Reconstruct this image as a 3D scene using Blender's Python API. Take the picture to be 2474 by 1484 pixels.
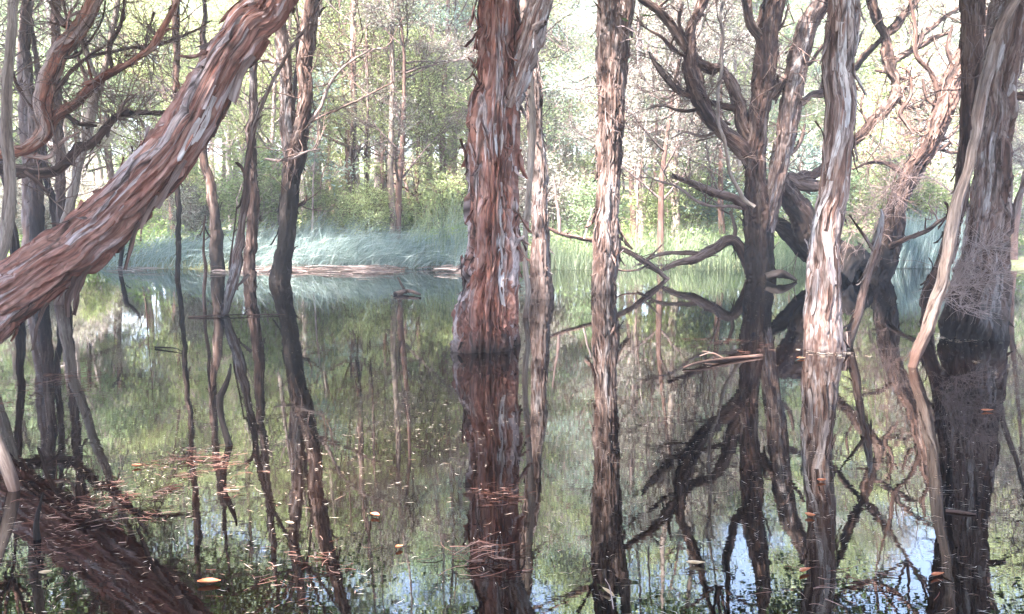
import bpy, math, random
import numpy as np
from mathutils import Vector

R_ = math.radians
S = bpy.context.scene
for o in list(bpy.data.objects):
    bpy.data.objects.remove(o)

# ------------------------------------------------------------------ camera, sky, sun, exposure
F, CX, CY, HY, CH = 2142.0, 1237.0, 742.0, 495.0, 1.4     # focal length and centre in photo pixels, horizon row, eye height
PITCH = math.atan((CY - HY) / F)
cam = bpy.data.cameras.new('camera')
cam.sensor_fit = 'HORIZONTAL'
cam.angle = 2 * math.atan(CX / F)
cam.clip_start, cam.clip_end = 0.05, 2000
camo = bpy.data.objects.new('camera', cam)
S.collection.objects.link(camo)
camo.location = (0, 0, CH)
camo.rotation_euler = (math.pi / 2 - PITCH, 0, 0)
S.camera = camo

SUN_EL, SUN_AZ = 56.0, -142.0       # azimuth clockwise from +Y (the view direction): behind the camera's left shoulder
W = bpy.data.worlds.new('World')
S.world = W
W.use_nodes = True
wn = W.node_tree
wn.nodes.clear()
sky = wn.nodes.new('ShaderNodeTexSky')
sky.sky_type = 'NISHITA'
sky.sun_disc = False
sky.sun_elevation = R_(SUN_EL)
sky.sun_rotation = R_(SUN_AZ)
sky.air_density, sky.dust_density, sky.ozone_density = 1.0, 0.25, 3.0
bg = wn.nodes.new('ShaderNodeBackground')
bg.inputs['Strength'].default_value = 0.088
wo = wn.nodes.new('ShaderNodeOutputWorld')
wn.links.new(sky.outputs[0], bg.inputs[0])
wn.links.new(bg.outputs[0], wo.inputs[0])

sl = bpy.data.lights.new('sun', 'SUN')
sl.energy = 5.0
sl.angle = R_(1.5)
sl.color = (1.0, 0.95, 0.91)
so = bpy.data.objects.new('sun', sl)
S.collection.objects.link(so)
sd = Vector((math.sin(R_(SUN_AZ)) * math.cos(R_(SUN_EL)), math.cos(R_(SUN_AZ)) * math.cos(R_(SUN_EL)), math.sin(R_(SUN_EL))))
so.rotation_euler = sd.to_track_quat('Z', 'Y').to_euler()
so.location = (0, 0, 40)

S.view_settings.view_transform = 'Standard'
S.view_settings.look = 'None'
S.view_settings.exposure = 4.25
S.view_settings.gamma = 1.0
S.view_settings.use_curve_mapping = False
S.render.engine = 'CYCLES'
S.cycles.max_bounces = 7
S.cycles.diffuse_bounces = 3
S.cycles.glossy_bounces = 3
S.cycles.transmission_bounces = 3
S.cycles.volume_bounces = 0
S.cycles.use_denoising = True
S.cycles.caustics_reflective = False
S.cycles.caustics_refractive = False

# ------------------------------------------------------------------ helpers
FW = Vector((0, math.cos(PITCH), -math.sin(PITCH)))
UP = Vector((0, math.sin(PITCH), math.cos(PITCH)))


def P(px, py, Y):
    """The point that stands Y metres away where the photograph shows (px, py)."""
    d = FW + Vector((1, 0, 0)) * ((px - CX) / F) + UP * (-(py - CY) / F)
    return np.array(Vector((0, 0, CH)) + d * (Y / d.y))


def water_at(px, py):
    d = FW + Vector((1, 0, 0)) * ((px - CX) / F) + UP * (-(py - CY) / F)
    return np.array(Vector((0, 0, CH)) + d * (CH / -d.z))


def hash3(i, j, k, s=0):
    h = (i.astype(np.int64) * 73856093) ^ (j.astype(np.int64) * 19349663) ^ (k.astype(np.int64) * 83492791) ^ (s * 2654435)
    h = (h ^ (h >> 13)) * 1274126177
    h = (h ^ (h >> 16)) & 0xFFFFFF
    return h / float(0xFFFFFF)


def vnoise(p, s=0):
    i = np.floor(p).astype(np.int64)
    f = p - i
    f = f * f * (3 - 2 * f)
    out = 0
    for a in (0, 1):
        for b in (0, 1):
            for c in (0, 1):
                w = (f[..., 0] if a else 1 - f[..., 0]) * (f[..., 1] if b else 1 - f[..., 1]) * (f[..., 2] if c else 1 - f[..., 2])
                out = out + w * hash3(i[..., 0] + a, i[..., 1] + b, i[..., 2] + c, s)
    return out * 2 - 1


def worley(p, s=0):
    i = np.floor(p).astype(np.int64)
    f1 = np.full(p.shape[:-1], 9.0)
    f2 = f1.copy()
    idv = np.zeros(p.shape[:-1])
    for a in (-1, 0, 1):
        for b in (-1, 0, 1):
            for c in (-1, 0, 1):
                x, y, z = i[..., 0] + a, i[..., 1] + b, i[..., 2] + c
                q = np.stack([x + hash3(x, y, z, s + 1), y + hash3(x, y, z, s + 2), z + hash3(x, y, z, s + 3)], -1)
                d = np.sqrt(((q - p) ** 2).sum(-1))
                h = hash3(x, y, z, s + 4)
                near = d < f1
                f2 = np.where(near, f1, np.minimum(f2, d))
                idv = np.where(near, h, idv)
                f1 = np.where(near, d, f1)
    return f1, f2, idv


def mesh(name, v, q, attrs=None, smooth=False):
    me = bpy.data.meshes.new(name)
    v = np.ascontiguousarray(v, dtype=np.float32).reshape(-1, 3)
    q = np.ascontiguousarray(q, dtype=np.int32).reshape(-1, 4)
    me.vertices.add(len(v))
    me.vertices.foreach_set('co', v.ravel())
    me.loops.add(q.size)
    me.loops.foreach_set('vertex_index', q.ravel())
    me.polygons.add(len(q))
    me.polygons.foreach_set('loop_start', np.arange(0, q.size, 4, dtype=np.int32))
    if smooth:
        me.polygons.foreach_set('use_smooth', np.ones(len(q), dtype=bool))
    for k, a in (attrs or {}).items():
        a = np.ascontiguousarray(a, dtype=np.float32)
        if a.ndim == 2:
            me.attributes.new(k, 'FLOAT_VECTOR', 'POINT').data.foreach_set('vector', a.ravel())
        else:
            me.attributes.new(k, 'FLOAT', 'POINT').data.foreach_set('value', a.ravel())
    me.update(calc_edges=True)
    me.validate()
    return me


def obj(name, me, mat=None, parent=None, loc=None):
    o = bpy.data.objects.new(name, me)
    S.collection.objects.link(o)
    if me is not None and mat is not None and not me.materials:
        me.materials.append(mat)
    if parent is not None:
        o.parent = parent
    if loc is not None:
        o.location = loc
    return o


def thing(name, label, cat, loc, group=None, rz=0.0):
    o = bpy.data.objects.new(name, None)
    o.empty_display_size = 0.2
    S.collection.objects.link(o)
    o.location = loc
    o.rotation_euler = (0, 0, rz)
    tag(o, label, cat, group)
    return o


def tag(o, label=None, cat=None, group=None, kind=None):
    if label: o['label'] = label
    if cat: o['category'] = cat
    if group: o['group'] = group
    if kind: o['kind'] = kind
    return o


def spline(pts, n):
    """Catmull-Rom through rows of pts (any width), n samples."""
    p = np.asarray(pts, float)
    p = np.vstack([2 * p[0] - p[1], p, 2 * p[-1] - p[-2]])
    t = np.linspace(0, len(p) - 3 - 1e-6, n)
    i = t.astype(int)
    f = (t - i)[:, None]
    a, b, c, d = p[i], p[i + 1], p[i + 2], p[i + 3]
    return 0.5 * (2 * b + (c - a) * f + (2 * a - 5 * b + 4 * c - d) * f ** 2 + (3 * b - a - 3 * c + d) * f ** 3)


def norm(v):
    return v / np.maximum(np.linalg.norm(v, axis=-1, keepdims=True), 1e-9)


def frames(c):
    t = norm(np.gradient(c, axis=0))
    u = np.zeros_like(t)
    ref = np.array([1.0, 0, 0]) if abs(t[0][0]) < 0.8 else np.array([0, 1.0, 0])
    x = ref - t[0] * ref.dot(t[0])
    for k in range(len(t)):
        x = x - t[k] * x.dot(t[k])
        x = x / np.linalg.norm(x)
        u[k] = x
    return t, u, np.cross(t, u)


def grid_quads(ns, na, closed=True):
    i = np.arange(ns - 1)[:, None] * na
    j = np.arange(na if closed else na - 1)[None, :]
    j2 = (j + 1) % na
    return np.stack([i + j, i + j2, i + na + j2, i + na + j], -1).reshape(-1, 4)


class Limb:
    """A limb with real bark relief: stepped papery layers, cracks, lumps, wavy grain."""

    def __init__(self, pts, rad, na, ds, seed, rough=1.0):
        pr = np.hstack([np.asarray(pts), np.asarray(rad)[:, None]])
        L = np.linalg.norm(np.diff(pr[:, :3], axis=0), axis=1).sum()
        ns = max(6, int(L / ds))
        sp = spline(pr, ns * 3)
        arc = np.concatenate([[0], np.cumsum(np.linalg.norm(np.diff(sp[:, :3], axis=0), axis=1))])
        s = np.linspace(0, arc[-1], ns)
        sp = np.stack([np.interp(s, arc, sp[:, k]) for k in range(4)], -1)
        R = np.maximum(sp[:, 3], 0.002)
        z0 = np.zeros_like(s)
        kink = np.stack([vnoise(np.stack([s * 2.6, z0 + 7 * j, z0 + seed], -1), 21 + j) + 0.5 * vnoise(np.stack([s * 7, z0 + 3 * j, z0 + seed], -1), 31 + j) for j in range(3)], -1)
        self.c = sp[:, :3] + kink * (np.where(R < 0.11, np.minimum(R * 0.4, 0.022), 0.022 * np.clip(1.6 - R / 0.18, 0, 1)) * min(rough, 1) * np.clip(s / 0.3, 0, 1))[:, None]
        self.s, self.R = s, R
        self.t, self.u, self.v = frames(self.c)
        a = np.linspace(0, 2 * math.pi, na, endpoint=False)
        self.a = a
        off = np.array([seed * 3.7, seed * 1.3, seed * 2.1])
        tw = 0.5 * vnoise(np.stack([s * 0.9, s * 0, s * 0], -1) + off)
        A = a[None, :] + tw[:, None]
        Rm = R[:, None]
        q = np.stack([Rm * np.cos(A), Rm * np.sin(A), np.repeat(s[:, None] * 0.10, na, 1)], -1) + off
        w1 = vnoise(q * 9, 11)
        w2 = vnoise(q * 9, 12)
        qw = q + 0.018 * np.stack([w1, w2, w1 * 0.5], -1)
        f1, f2, idv = worley(qw * 17.0, seed)
        g1, g2, idg = worley(qw * 38.0, seed + 7)
        big = np.minimum(R[:, None], 0.3)
        amp = (0.012 + 0.11 * big) * rough * np.clip(R[:, None] / 0.06, 0.25, 1)
        d = (idv - 0.45) * amp * 1.1 + (idg - 0.5) * amp * 0.6
        d = d - amp * 0.9 * np.clip(1 - (f2 - f1) / 0.12, 0, 1)
        d = d + amp * 1.5 * vnoise(q * 3.2, 5) + amp * 0.5 * vnoise(q * 45, 6)
        lump = vnoise(np.stack([np.cos(A) * 1.1, np.sin(A) * 1.1, np.repeat(s[:, None] * 1.6, na, 1)], -1) + off, 9)
        d = d + lump * Rm * 0.12 * rough
        self.rad = np.maximum(Rm + d, Rm * 0.55)
        self.q = q
        ca, sa = np.cos(a)[None, :, None], np.sin(a)[None, :, None]
        self.dirs = self.u[:, None, :] * ca + self.v[:, None, :] * sa
        self.verts = self.c[:, None, :] + self.dirs * self.rad[..., None]
        self.ns, self.na = ns, na

    def make(self, name, base):
        return mesh(name, self.verts.reshape(-1, 3) - base, grid_quads(self.ns, self.na),
                    {'bark': self.q.reshape(-1, 3)}, smooth=False)

    def surf(self, s, a):
        """Surface point, outward direction at arc length s and angle a (arrays)."""
        i = np.clip(np.interp(s, self.s, np.arange(self.ns)), 0, self.ns - 1)
        i0 = np.clip(i.astype(int), 0, self.ns - 2)
        f = (i - i0)[..., None]
        j = (np.round(a / (2 * math.pi) * self.na).astype(int)) % self.na
        c = self.c[i0] * (1 - f) + self.c[i0 + 1] * f
        u = self.u[i0] * (1 - f) + self.u[i0 + 1] * f
        v = self.v[i0] * (1 - f) + self.v[i0 + 1] * f
        d = norm(u * np.cos(a)[..., None] + v * np.sin(a)[..., None])
        return c, d, self.rad[i0, j], self.R[i0]

    def strip(self, rng, lmin, lmax, wmin, wmax, lift, zlo=0.02, zhi=5.6, hang=0.0, at=None):
        """One peeling sheet of bark: fixed at one end, free and curled at the other. Returns verts, quads, bark coords."""
        for _ in range(40):
            s0 = rng.uniform(self.s[0], self.s[-1])
            z = np.interp(s0, self.s, self.c[:, 2])
            if zlo < z < zhi: break
        if at is not None:      # (height along the photo row, sideways position -1..1 across the trunk, direction)
            s0 = at[0]
        Rl = np.interp(s0, self.s, self.R)
        L = rng.uniform(lmin, lmax)
        Wd = min(rng.uniform(wmin, wmax), Rl * 1.6)
        a0 = rng.uniform(0, 2 * math.pi)
        if at is not None:
            k = int(np.argmin(abs(self.s - s0)))
            vw = norm(self.c[k] - np.array([0, 0, CH]))
            sx = norm(np.cross(self.t[k], vw)) * (1 if np.cross(self.t[k], vw)[0] > 0 else -1)
            g = -vw * math.sqrt(max(0, 1 - at[1] ** 2)) + sx * at[1]
            a0 = math.atan2(g.dot(self.v[k]), g.dot(self.u[k])) % (2 * math.pi)
        nl, nw = 6, 4
        t = np.linspace(0, 1, nl)[:, None] + np.zeros((1, nw))
        x = np.linspace(-0.5, 0.5, nw)[None, :] + np.zeros((nl, 1))
        sgn = -1 if rng.random() < 0.72 else 1
        if at is not None: sgn = at[2]
        wid = Wd * (0.75 + 0.35 * rng.random((nl, 1))) * (1 - 0.45 * t ** 2) * (0.7 + 0.6 * np.minimum(t * 3, 0.5))
        skew = rng.uniform(-0.35, 0.35)
        s = s0 + sgn * t * L + rng.normal(0, 0.04 * L, (nl, nw)) * (t > 0.5)
        a = a0 + (x * wid + skew * t * L * 0.5) / max(Rl, 0.02)
        zz = np.interp(s, self.s, self.c[:, 2])
        s = np.where(zz < 0.0, s0, s)
        c, d, r, _ = self.surf(s, a)
        r = r.mean() * 0.35 + r * 0.65
        lf = (0.2 + 1.5 * rng.random() ** 2.5) * lift
        curl = lf * (t ** 2.2) + lf * 0.35 * np.abs(x * 2) ** 2 * rng.uniform(0, 1) + rng.normal(0, lf * 0.07, (nl, nw)) * t
        p = c + d * (r + 0.004 + curl)[..., None]
        if hang:
            p[..., 2] -= hang * rng.random() * t ** 1.5 * L * np.clip(0.2 - d[..., 2], 0, 1)
        p[..., 2] = np.maximum(p[..., 2], 0.004)
        i_ = int(np.clip(np.searchsorted(self.s, s0), 0, self.ns - 1))
        off = self.q[i_, int(round(a0 / (2 * math.pi) * self.na)) % self.na] + rng.normal(0, 0.012, 3)
        q = np.stack([x * wid * 0.6, t * 0, t * L * 0.1], -1) + off
        return p.reshape(-1, 3), grid_quads(nl, nw, False), q.reshape(-1, 3)


def multi_tube(Pt, Rd, sides, rng=None):
    """Many thin tubes at once. Pt (n,k,3), Rd (n,k). sides 2 gives a ribbon."""
    n, k, _ = Pt.shape
    t = norm(np.gradient(Pt, axis=1))
    ref = norm(np.random.default_rng(5).normal(size=(n, 1, 3)))
    u = norm(np.cross(t, ref + 0 * t))
    v = np.cross(t, u)
    if sides == 2:
        vs = np.stack([Pt - u * Rd[..., None], Pt + u * Rd[..., None]], 2)
    else:
        a = np.linspace(0, 2 * math.pi, sides, endpoint=False)
        vs = Pt[:, :, None, :] + (u[:, :, None, :] * np.cos(a)[None, None, :, None] + v[:, :, None, :] * np.sin(a)[None, None, :, None]) * Rd[:, :, None, None]
    g = grid_quads(k, sides, sides > 2)
    q = (g[None] + (np.arange(n) * k * sides)[:, None, None]).reshape(-1, 4)
    return vs.reshape(-1, 3), q


def join(parts):
    vs, qs, n = [], [], 0
    for v, q in parts:
        vs.append(v); qs.append(q + n); n += len(v)
    return np.vstack(vs), np.vstack(qs)


def leaf_quads(c, L, Wd, rng, up=0.3, droop=0.0):
    """Diamond leaves at centres c."""
    n = len(c)
    d = rng.normal(size=(n, 3)); d[:, 2] = d[:, 2] * 0.6 + up - droop
    d = norm(d)
    w = norm(np.cross(d, norm(rng.normal(size=(n, 3)))))
    L = (L * rng.uniform(0.6, 1.3, n))[:, None]
    Wd = (Wd * rng.uniform(0.6, 1.3, n))[:, None]
    v = np.stack([c, c + d * L * 0.45 + w * Wd * 0.5, c + d * L, c + d * L * 0.45 - w * Wd * 0.5], 1)
    return v.reshape(-1, 3), np.arange(4 * n).reshape(-1, 4)


# ------------------------------------------------------------------ materials
class N:
    def __init__(self, name):
        self.m = bpy.data.materials.new(name)
        self.m.use_nodes = True
        self.t = self.m.node_tree
        self.t.nodes.clear()
        self.out = self.t.nodes.new('ShaderNodeOutputMaterial')

    def n(self, typ, props=None, **ins):
        x = self.t.nodes.new('ShaderNode' + typ)
        for k, v in (props or {}).items():
            setattr(x, k, v)
        for k, v in ins.items():
            key = int(k[1:]) if k[0] == '_' and k[1:].isdigit() else k.replace('_', ' ')
            self.set(x.inputs[key], v)
        return x

    def set(self, sock, v):
        if hasattr(v, 'outputs'):
            v = v.outputs[0]
        if isinstance(v, bpy.types.NodeSocket):
            self.t.links.new(v, sock)
        else:
            sock.default_value = v

    def attr(self, name, out='Vector'):
        return self.n('Attribute', {'attribute_name': name}).outputs[out]

    def ramp(self, fac, stops, interp='LINEAR'):
        x = self.n('ValToRGB')
        self.set(x.inputs[0], fac)
        cr = x.color_ramp
        cr.interpolation = interp
        while len(cr.elements) < len(stops):
            cr.elements.new(0.5)
        for e, (p, c) in zip(cr.elements, stops):
            e.position = p
            e.color = (*c, 1)
        return x.outputs[0]

    def math(self, op, a, b=0.0, clamp=False):
        x = self.n('Math', {'operation': op, 'use_clamp': clamp})
        self.set(x.inputs[0], a)
        self.set(x.inputs[1], b)
        return x.outputs[0]

    def mix(self, fac, a, b, typ='MIX'):
        x = self.n('Mix', {'data_type': 'RGBA', 'blend_type': typ})
        self.set(x.inputs[0], fac)
        self.set(x.inputs[6], a)
        self.set(x.inputs[7], b)
        return x.outputs[2]

    def done(self, shader, disp=None):
        self.t.links.new(shader.outputs[0] if hasattr(shader, 'outputs') else shader, self.out.inputs['Surface'])
        return self.m


def c4(c):
    return (*c, 1)


RED = [(0.0, (0.055, 0.021, 0.015)), (0.2, (0.155, 0.058, 0.040)), (0.40, (0.255, 0.108, 0.080)), (0.58, (0.32, 0.185, 0.150)), (0.74, (0.24, 0.098, 0.071)), (0.92, (0.43, 0.35, 0.34))]
GREY = [(0.0, (0.09, 0.052, 0.042)), (0.2, (0.20, 0.115, 0.090)), (0.4, (0.33, 0.24, 0.205)), (0.6, (0.43, 0.365, 0.345)), (0.78, (0.26, 0.145, 0.112)), (0.9, (0.52, 0.48, 0.48))]
DARK = [(0.0, (0.024, 0.014, 0.011)), (0.3, (0.075, 0.041, 0.031)), (0.5, (0.135, 0.077, 0.060)), (0.7, (0.10, 0.056, 0.042)), (0.92, (0.25, 0.185, 0.16))]
PALE = [(0.0, (0.18, 0.13, 0.105)), (0.4, (0.30, 0.24, 0.20)), (0.7, (0.38, 0.32, 0.28)), (0.95, (0.24, 0.17, 0.14))]


def bark_mat(name, stops, stain=0.35, stain_soft=0.35, stain_col=(0.018, 0.012, 0.010), scale=18.0, crack=1.0):
    b = N(name)
    q = b.attr('bark')
    wn_ = b.n('TexNoise', None, Vector=q, Scale=9.0, Detail=2.0)
    wv = b.n('VectorMath', {'operation': 'SCALE'}, _0=b.n('VectorMath', {'operation': 'SUBTRACT'}, _0=wn_.outputs['Color'], _1=(0.5, 0.5, 0.5)), Scale=0.05)
    qq = b.n('VectorMath', {'operation': 'ADD'}, _0=q, _1=wv)
    vo = b.n('TexVoronoi', None, Vector=qq, Scale=scale)
    vo2 = b.n('TexVoronoi', None, Vector=qq, Scale=scale * 2.7)
    r1 = b.n('SeparateColor', None, Color=vo.outputs['Color']).outputs[0]
    r2 = b.n('SeparateColor', None, Color=vo2.outputs['Color']).outputs[0]
    big = b.n('TexNoise', None, Vector=q, Scale=4.5, Detail=3.0).outputs[0]
    f = b.math('ADD', b.math('MULTIPLY', r1, 0.40), b.math('MULTIPLY', r2, 0.24))
    f = b.math('ADD', f, b.math('MULTIPLY', b.math('SUBTRACT', big, 0.5), 1.35))
    fin = b.n('MapRange', {'clamp': True}, Value=f, From_Min=0.0, From_Max=0.62)
    col = b.ramp(fin, stops)
    fine = b.n('TexNoise', None, Vector=qq, Scale=110.0, Detail=4.0).outputs[0]
    col = b.mix(1.0, col, b.ramp(fine, [(0.28, (0.42, 0.38, 0.36)), (0.5, (0.8, 0.78, 0.77)), (0.75, (1.12, 1.1, 1.1))]), 'MULTIPLY')
    ve = b.n('TexVoronoi', {'feature': 'DISTANCE_TO_EDGE'}, Vector=qq, Scale=scale * 0.8).outputs['Distance']
    ve2 = b.n('TexVoronoi', {'feature': 'DISTANCE_TO_EDGE'}, Vector=qq, Scale=scale * 2.1).outputs['Distance']
    gate = b.n('TexNoise', None, Vector=q, Scale=7.0, Detail=2.0).outputs[0]
    cr = b.n('MapRange', {'clamp': True}, Value=b.math('MINIMUM', ve, b.math('ADD', ve2, 0.03)), From_Min=0.01, From_Max=0.10, To_Min=1.0, To_Max=0.0)
    cr = b.math('MULTIPLY', cr, b.n('MapRange', {'clamp': True}, Value=gate, From_Min=0.40, From_Max=0.60, To_Min=0.15, To_Max=0.92).outputs[0])
    if crack: col = b.mix(b.math('MULTIPLY', cr, crack), col, (0.026, 0.015, 0.012, 1))
    if stain > 0:
        z = b.n('SeparateXYZ', None, Vector=b.n('NewGeometry').outputs['Position']).outputs[2]
        zz = b.math('ADD', z, b.math('MULTIPLY', b.math('SUBTRACT', big, 0.5), stain * 1.3))
        zz = b.math('ADD', zz, b.math('MULTIPLY', b.math('SUBTRACT', fine, 0.5), stain * 0.5))
        k = b.n('MapRange', {'clamp': True}, Value=zz, From_Min=stain - stain_soft, From_Max=stain + stain_soft, To_Min=0.93, To_Max=0.0)
        col = b.mix(k, col, c4(stain_col))
    bump = b.n('Bump', None, Strength=0.55, Distance=0.012, Height=b.math('ADD', fine, b.math('MULTIPLY', vo2.outputs['Distance'], 0.6)))
    p = b.n('BsdfPrincipled', None, Base_Color=col, Roughness=0.85, Normal=bump)
    p.inputs['Specular IOR Level'].default_value = 0.25
    return b.done(p)


M_RED = bark_mat('red_paper_bark', RED, 0.10, 0.12)
M_LEAN = bark_mat('leaning_red_bark', RED, 0.0)
GREYB = [(0.0, (0.05, 0.029, 0.023)), (0.2, (0.115, 0.064, 0.05)), (0.4, (0.19, 0.125, 0.105)), (0.6, (0.27, 0.215, 0.195)), (0.78, (0.15, 0.082, 0.064)), (0.93, (0.36, 0.325, 0.32))]
M_GREY = bark_mat('grey_paper_bark', GREYB, 0.28, 0.30)
M_FOOT = bark_mat('grey_bark_with_black_foot', GREYB, 0.45, 0.35, (0.007, 0.005, 0.004))
M_PEEL = bark_mat('white_bark_sheet', [(0.0, (0.34, 0.26, 0.235)), (0.5, (0.48, 0.42, 0.40)), (0.9, (0.58, 0.55, 0.55))], 0.0, crack=0.2)
M_WHITE = bark_mat('white_paper_bark', GREY, 0.12, 0.3, (0.05, 0.026, 0.02))
M_MIX = bark_mat('brown_paper_bark', [(p, tuple(0.85 * x for x in c)) for p, c in GREYB], 0.22, 0.35, (0.02, 0.013, 0.011))
M_DARK = bark_mat('dark_wet_bark', DARK, 1.3, 0.9, (0.007, 0.005, 0.004))
M_DARKTREE = bark_mat('dark_stained_bark', DARK, 2.3, 0.7, (0.007, 0.005, 0.004))
M_LIMB = bark_mat('dark_limb_bark', [(0.0, (0.035, 0.02, 0.016)), (0.35, (0.10, 0.056, 0.043)), (0.6, (0.17, 0.105, 0.083)), (0.9, (0.28, 0.20, 0.17))], 0.0)
M_PALE = bark_mat('pale_smooth_bark', PALE, 0.18, 0.2, (0.06, 0.03, 0.022), 8.0, 0.25)
M_POLE = bark_mat('weathered_pole_bark', [(0.0, (0.10, 0.066, 0.052)), (0.4, (0.20, 0.15, 0.125)), (0.7, (0.27, 0.22, 0.195)), (0.95, (0.15, 0.10, 0.082))], 0.3, 0.25, (0.07, 0.036, 0.026), 10.0, 0.5)
M_BRED = bark_mat('orange_red_bark', [(0, (0.13, 0.05, 0.033)), (0.4, (0.33, 0.13, 0.085)), (0.7, (0.40, 0.22, 0.16)), (0.95, (0.45, 0.33, 0.29))], 0.0)


def wood_mat(name, c1, c2):
    b = N(name)
    pos = b.n('NewGeometry').outputs['Position']
    mp = b.n('Mapping', None, Vector=pos)
    mp.inputs['Scale'].default_value = (7, 7, 1.6)
    no = b.n('TexNoise', None, Vector=mp, Scale=2.0, Detail=3.0).outputs[0]
    ra = b.n('ObjectInfo').outputs['Random']
    f = b.math('ADD', b.math('MULTIPLY', no, 0.9), b.math('MULTIPLY', b.math('SUBTRACT', ra, 0.5), 0.35))
    col = b.ramp(f, [(0.25, c1), (0.7, c2)])
    return b.done(b.n('BsdfDiffuse', None, Color=col, Roughness=0.5))


M_BGPALE = wood_mat('pale_far_bark', (0.20, 0.135, 0.115), (0.46, 0.39, 0.38))
M_BGDARK = wood_mat('dark_far_bark', (0.07, 0.043, 0.035), (0.20, 0.125, 0.105))
M_TWIG = wood_mat('mauve_twigs', (0.11, 0.078, 0.072), (0.23, 0.18, 0.175))
M_TWIGPALE = wood_mat('pale_twigs', (0.20, 0.14, 0.125), (0.38, 0.30, 0.275))


def leaf_mat(name, dark, mid, light, trans=0.55, rnd=0.3):
    b = N(name)
    t = b.attr('tint', 'Fac')
    ra = b.n('ObjectInfo').outputs['Random']
    f = b.math('ADD', t, b.math('MULTIPLY', b.math('SUBTRACT', ra, 0.5), rnd))
    col = b.ramp(f, [(0.1, dark), (0.5, mid), (0.9, light)])
    df = b.n('BsdfDiffuse', None, Color=col)
    tc = b.mix(1.0, col, (1.12, 1.12, 0.88, 1), 'MULTIPLY')
    tr = b.n('BsdfTranslucent', None, Color=tc)
    m1 = b.n('MixShader', None, Fac=trans, _1=df, _2=tr)
    return b.done(m1)


M_LYEL = leaf_mat('yellow_green_leaves', (0.15, 0.18, 0.085), (0.31, 0.37, 0.18), (0.49, 0.53, 0.32), 0.55)
M_LGRN = leaf_mat('mid_green_leaves', (0.10, 0.145, 0.09), (0.23, 0.315, 0.19), (0.39, 0.47, 0.31), 0.55)
M_LTEAL = leaf_mat('blue_green_leaves', (0.11, 0.16, 0.15), (0.24, 0.325, 0.30), (0.40, 0.48, 0.46), 0.55)
M_LOLIVE = leaf_mat('olive_grey_leaves', (0.15, 0.145, 0.135), (0.30, 0.29, 0.27), (0.45, 0.43, 0.41), 0.55)
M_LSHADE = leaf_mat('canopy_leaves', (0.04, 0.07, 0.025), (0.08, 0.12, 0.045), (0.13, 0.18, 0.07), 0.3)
M_SEDGE = leaf_mat('blue_green_sedge', (0.13, 0.18, 0.165), (0.24, 0.31, 0.295), (0.42, 0.46, 0.45), 0.3, 0.0)
M_REED = leaf_mat('fresh_green_reed', (0.12, 0.16, 0.095), (0.22, 0.28, 0.17), (0.40, 0.42, 0.31), 0.4, 0.0)
M_STRAW = leaf_mat('pale_straw', (0.15, 0.10, 0.085), (0.26, 0.19, 0.17), (0.40, 0.33, 0.30), 0.2, 0.0)
M_UNDER = leaf_mat('bright_undergrowth', (0.12, 0.17, 0.07), (0.24, 0.33, 0.13), (0.40, 0.48, 0.22), 0.5, 0.0)
M_LITTER = leaf_mat('floating_needles', (0.20, 0.12, 0.085), (0.42, 0.33, 0.27), (0.62, 0.56, 0.49), 0.1, 0.0)
M_MAT = leaf_mat('red_brown_litter', (0.06, 0.026, 0.019), (0.125, 0.06, 0.046), (0.22, 0.145, 0.12), 0.1, 0.0)


def plain_leaf(name, c1, c2):
    b = N(name)
    no = b.n('TexNoise', None, Vector=b.n('NewGeometry').outputs['Position'], Scale=60.0, Detail=3.0).outputs[0]
    col = b.ramp(no, [(0.3, c1), (0.7, c2)])
    p = b.n('BsdfPrincipled', None, Base_Color=col, Roughness=0.5)
    return b.done(p)


M_ORANGE = plain_leaf('orange_dead_leaf', (0.40, 0.10, 0.035), (0.58, 0.22, 0.10))
M_TANLEAF = plain_leaf('tan_dead_leaf', (0.42, 0.27, 0.15), (0.60, 0.45, 0.30))

# water: still, tannin-dark, mirror-like
b = N('still_tannin_water')
pos = b.n('NewGeometry').outputs['Position']
no = b.n('TexNoise', None, Vector=pos, Scale=0.9, Detail=4.0).outputs[0]
col = b.ramp(no, [(0.35, (0.0012, 0.0006, 0.0004)), (0.7, (0.004, 0.0016, 0.0011))])
m1 = b.n('Mapping', None, Vector=pos)
m1.inputs['Scale'].default_value = (1.0, 2.2, 1)
rip = b.n('TexNoise', None, Vector=m1, Scale=5.0, Detail=3.0).outputs[0]
bump = b.n('Bump', None, Strength=0.05, Distance=0.0045, Height=rip)
film = b.n('MapRange', {'clamp': True}, Value=b.n('TexNoise', None, Vector=m1, Scale=0.7, Detail=5.0).outputs[0], From_Min=0.45, From_Max=0.7, To_Min=0.006, To_Max=0.03)
p = b.n('BsdfPrincipled', None, Base_Color=col, Roughness=film.outputs[0], IOR=1.85, Normal=bump)
M_WATER = b.done(p)

b = N('forest_floor')
pos = b.n('NewGeometry').outputs['Position']
no = b.n('TexNoise', None, Vector=pos, Scale=1.3, Detail=6.0).outputs[0]
no2 = b.n('TexNoise', None, Vector=pos, Scale=18.0, Detail=4.0).outputs[0]
col = b.ramp(b.math('ADD', b.math('MULTIPLY', no, 0.6), b.math('MULTIPLY', no2, 0.4)), [(0.3, (0.09, 0.07, 0.045)), (0.5, (0.14, 0.15, 0.06)), (0.7, (0.26, 0.22, 0.15))])
bump = b.n('Bump', None, Strength=0.6, Distance=0.05, Height=no2)
M_GROUND = b.done(b.n('BsdfPrincipled', None, Base_Color=col, Roughness=0.95, Normal=bump))

# ------------------------------------------------------------------ ground, water
BANK = 19.6


def bank_line(x):
    return BANK + 0.5 * np.sin(x * 0.35 + 0.6) + 0.25 * np.sin(x * 1.1)


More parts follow.
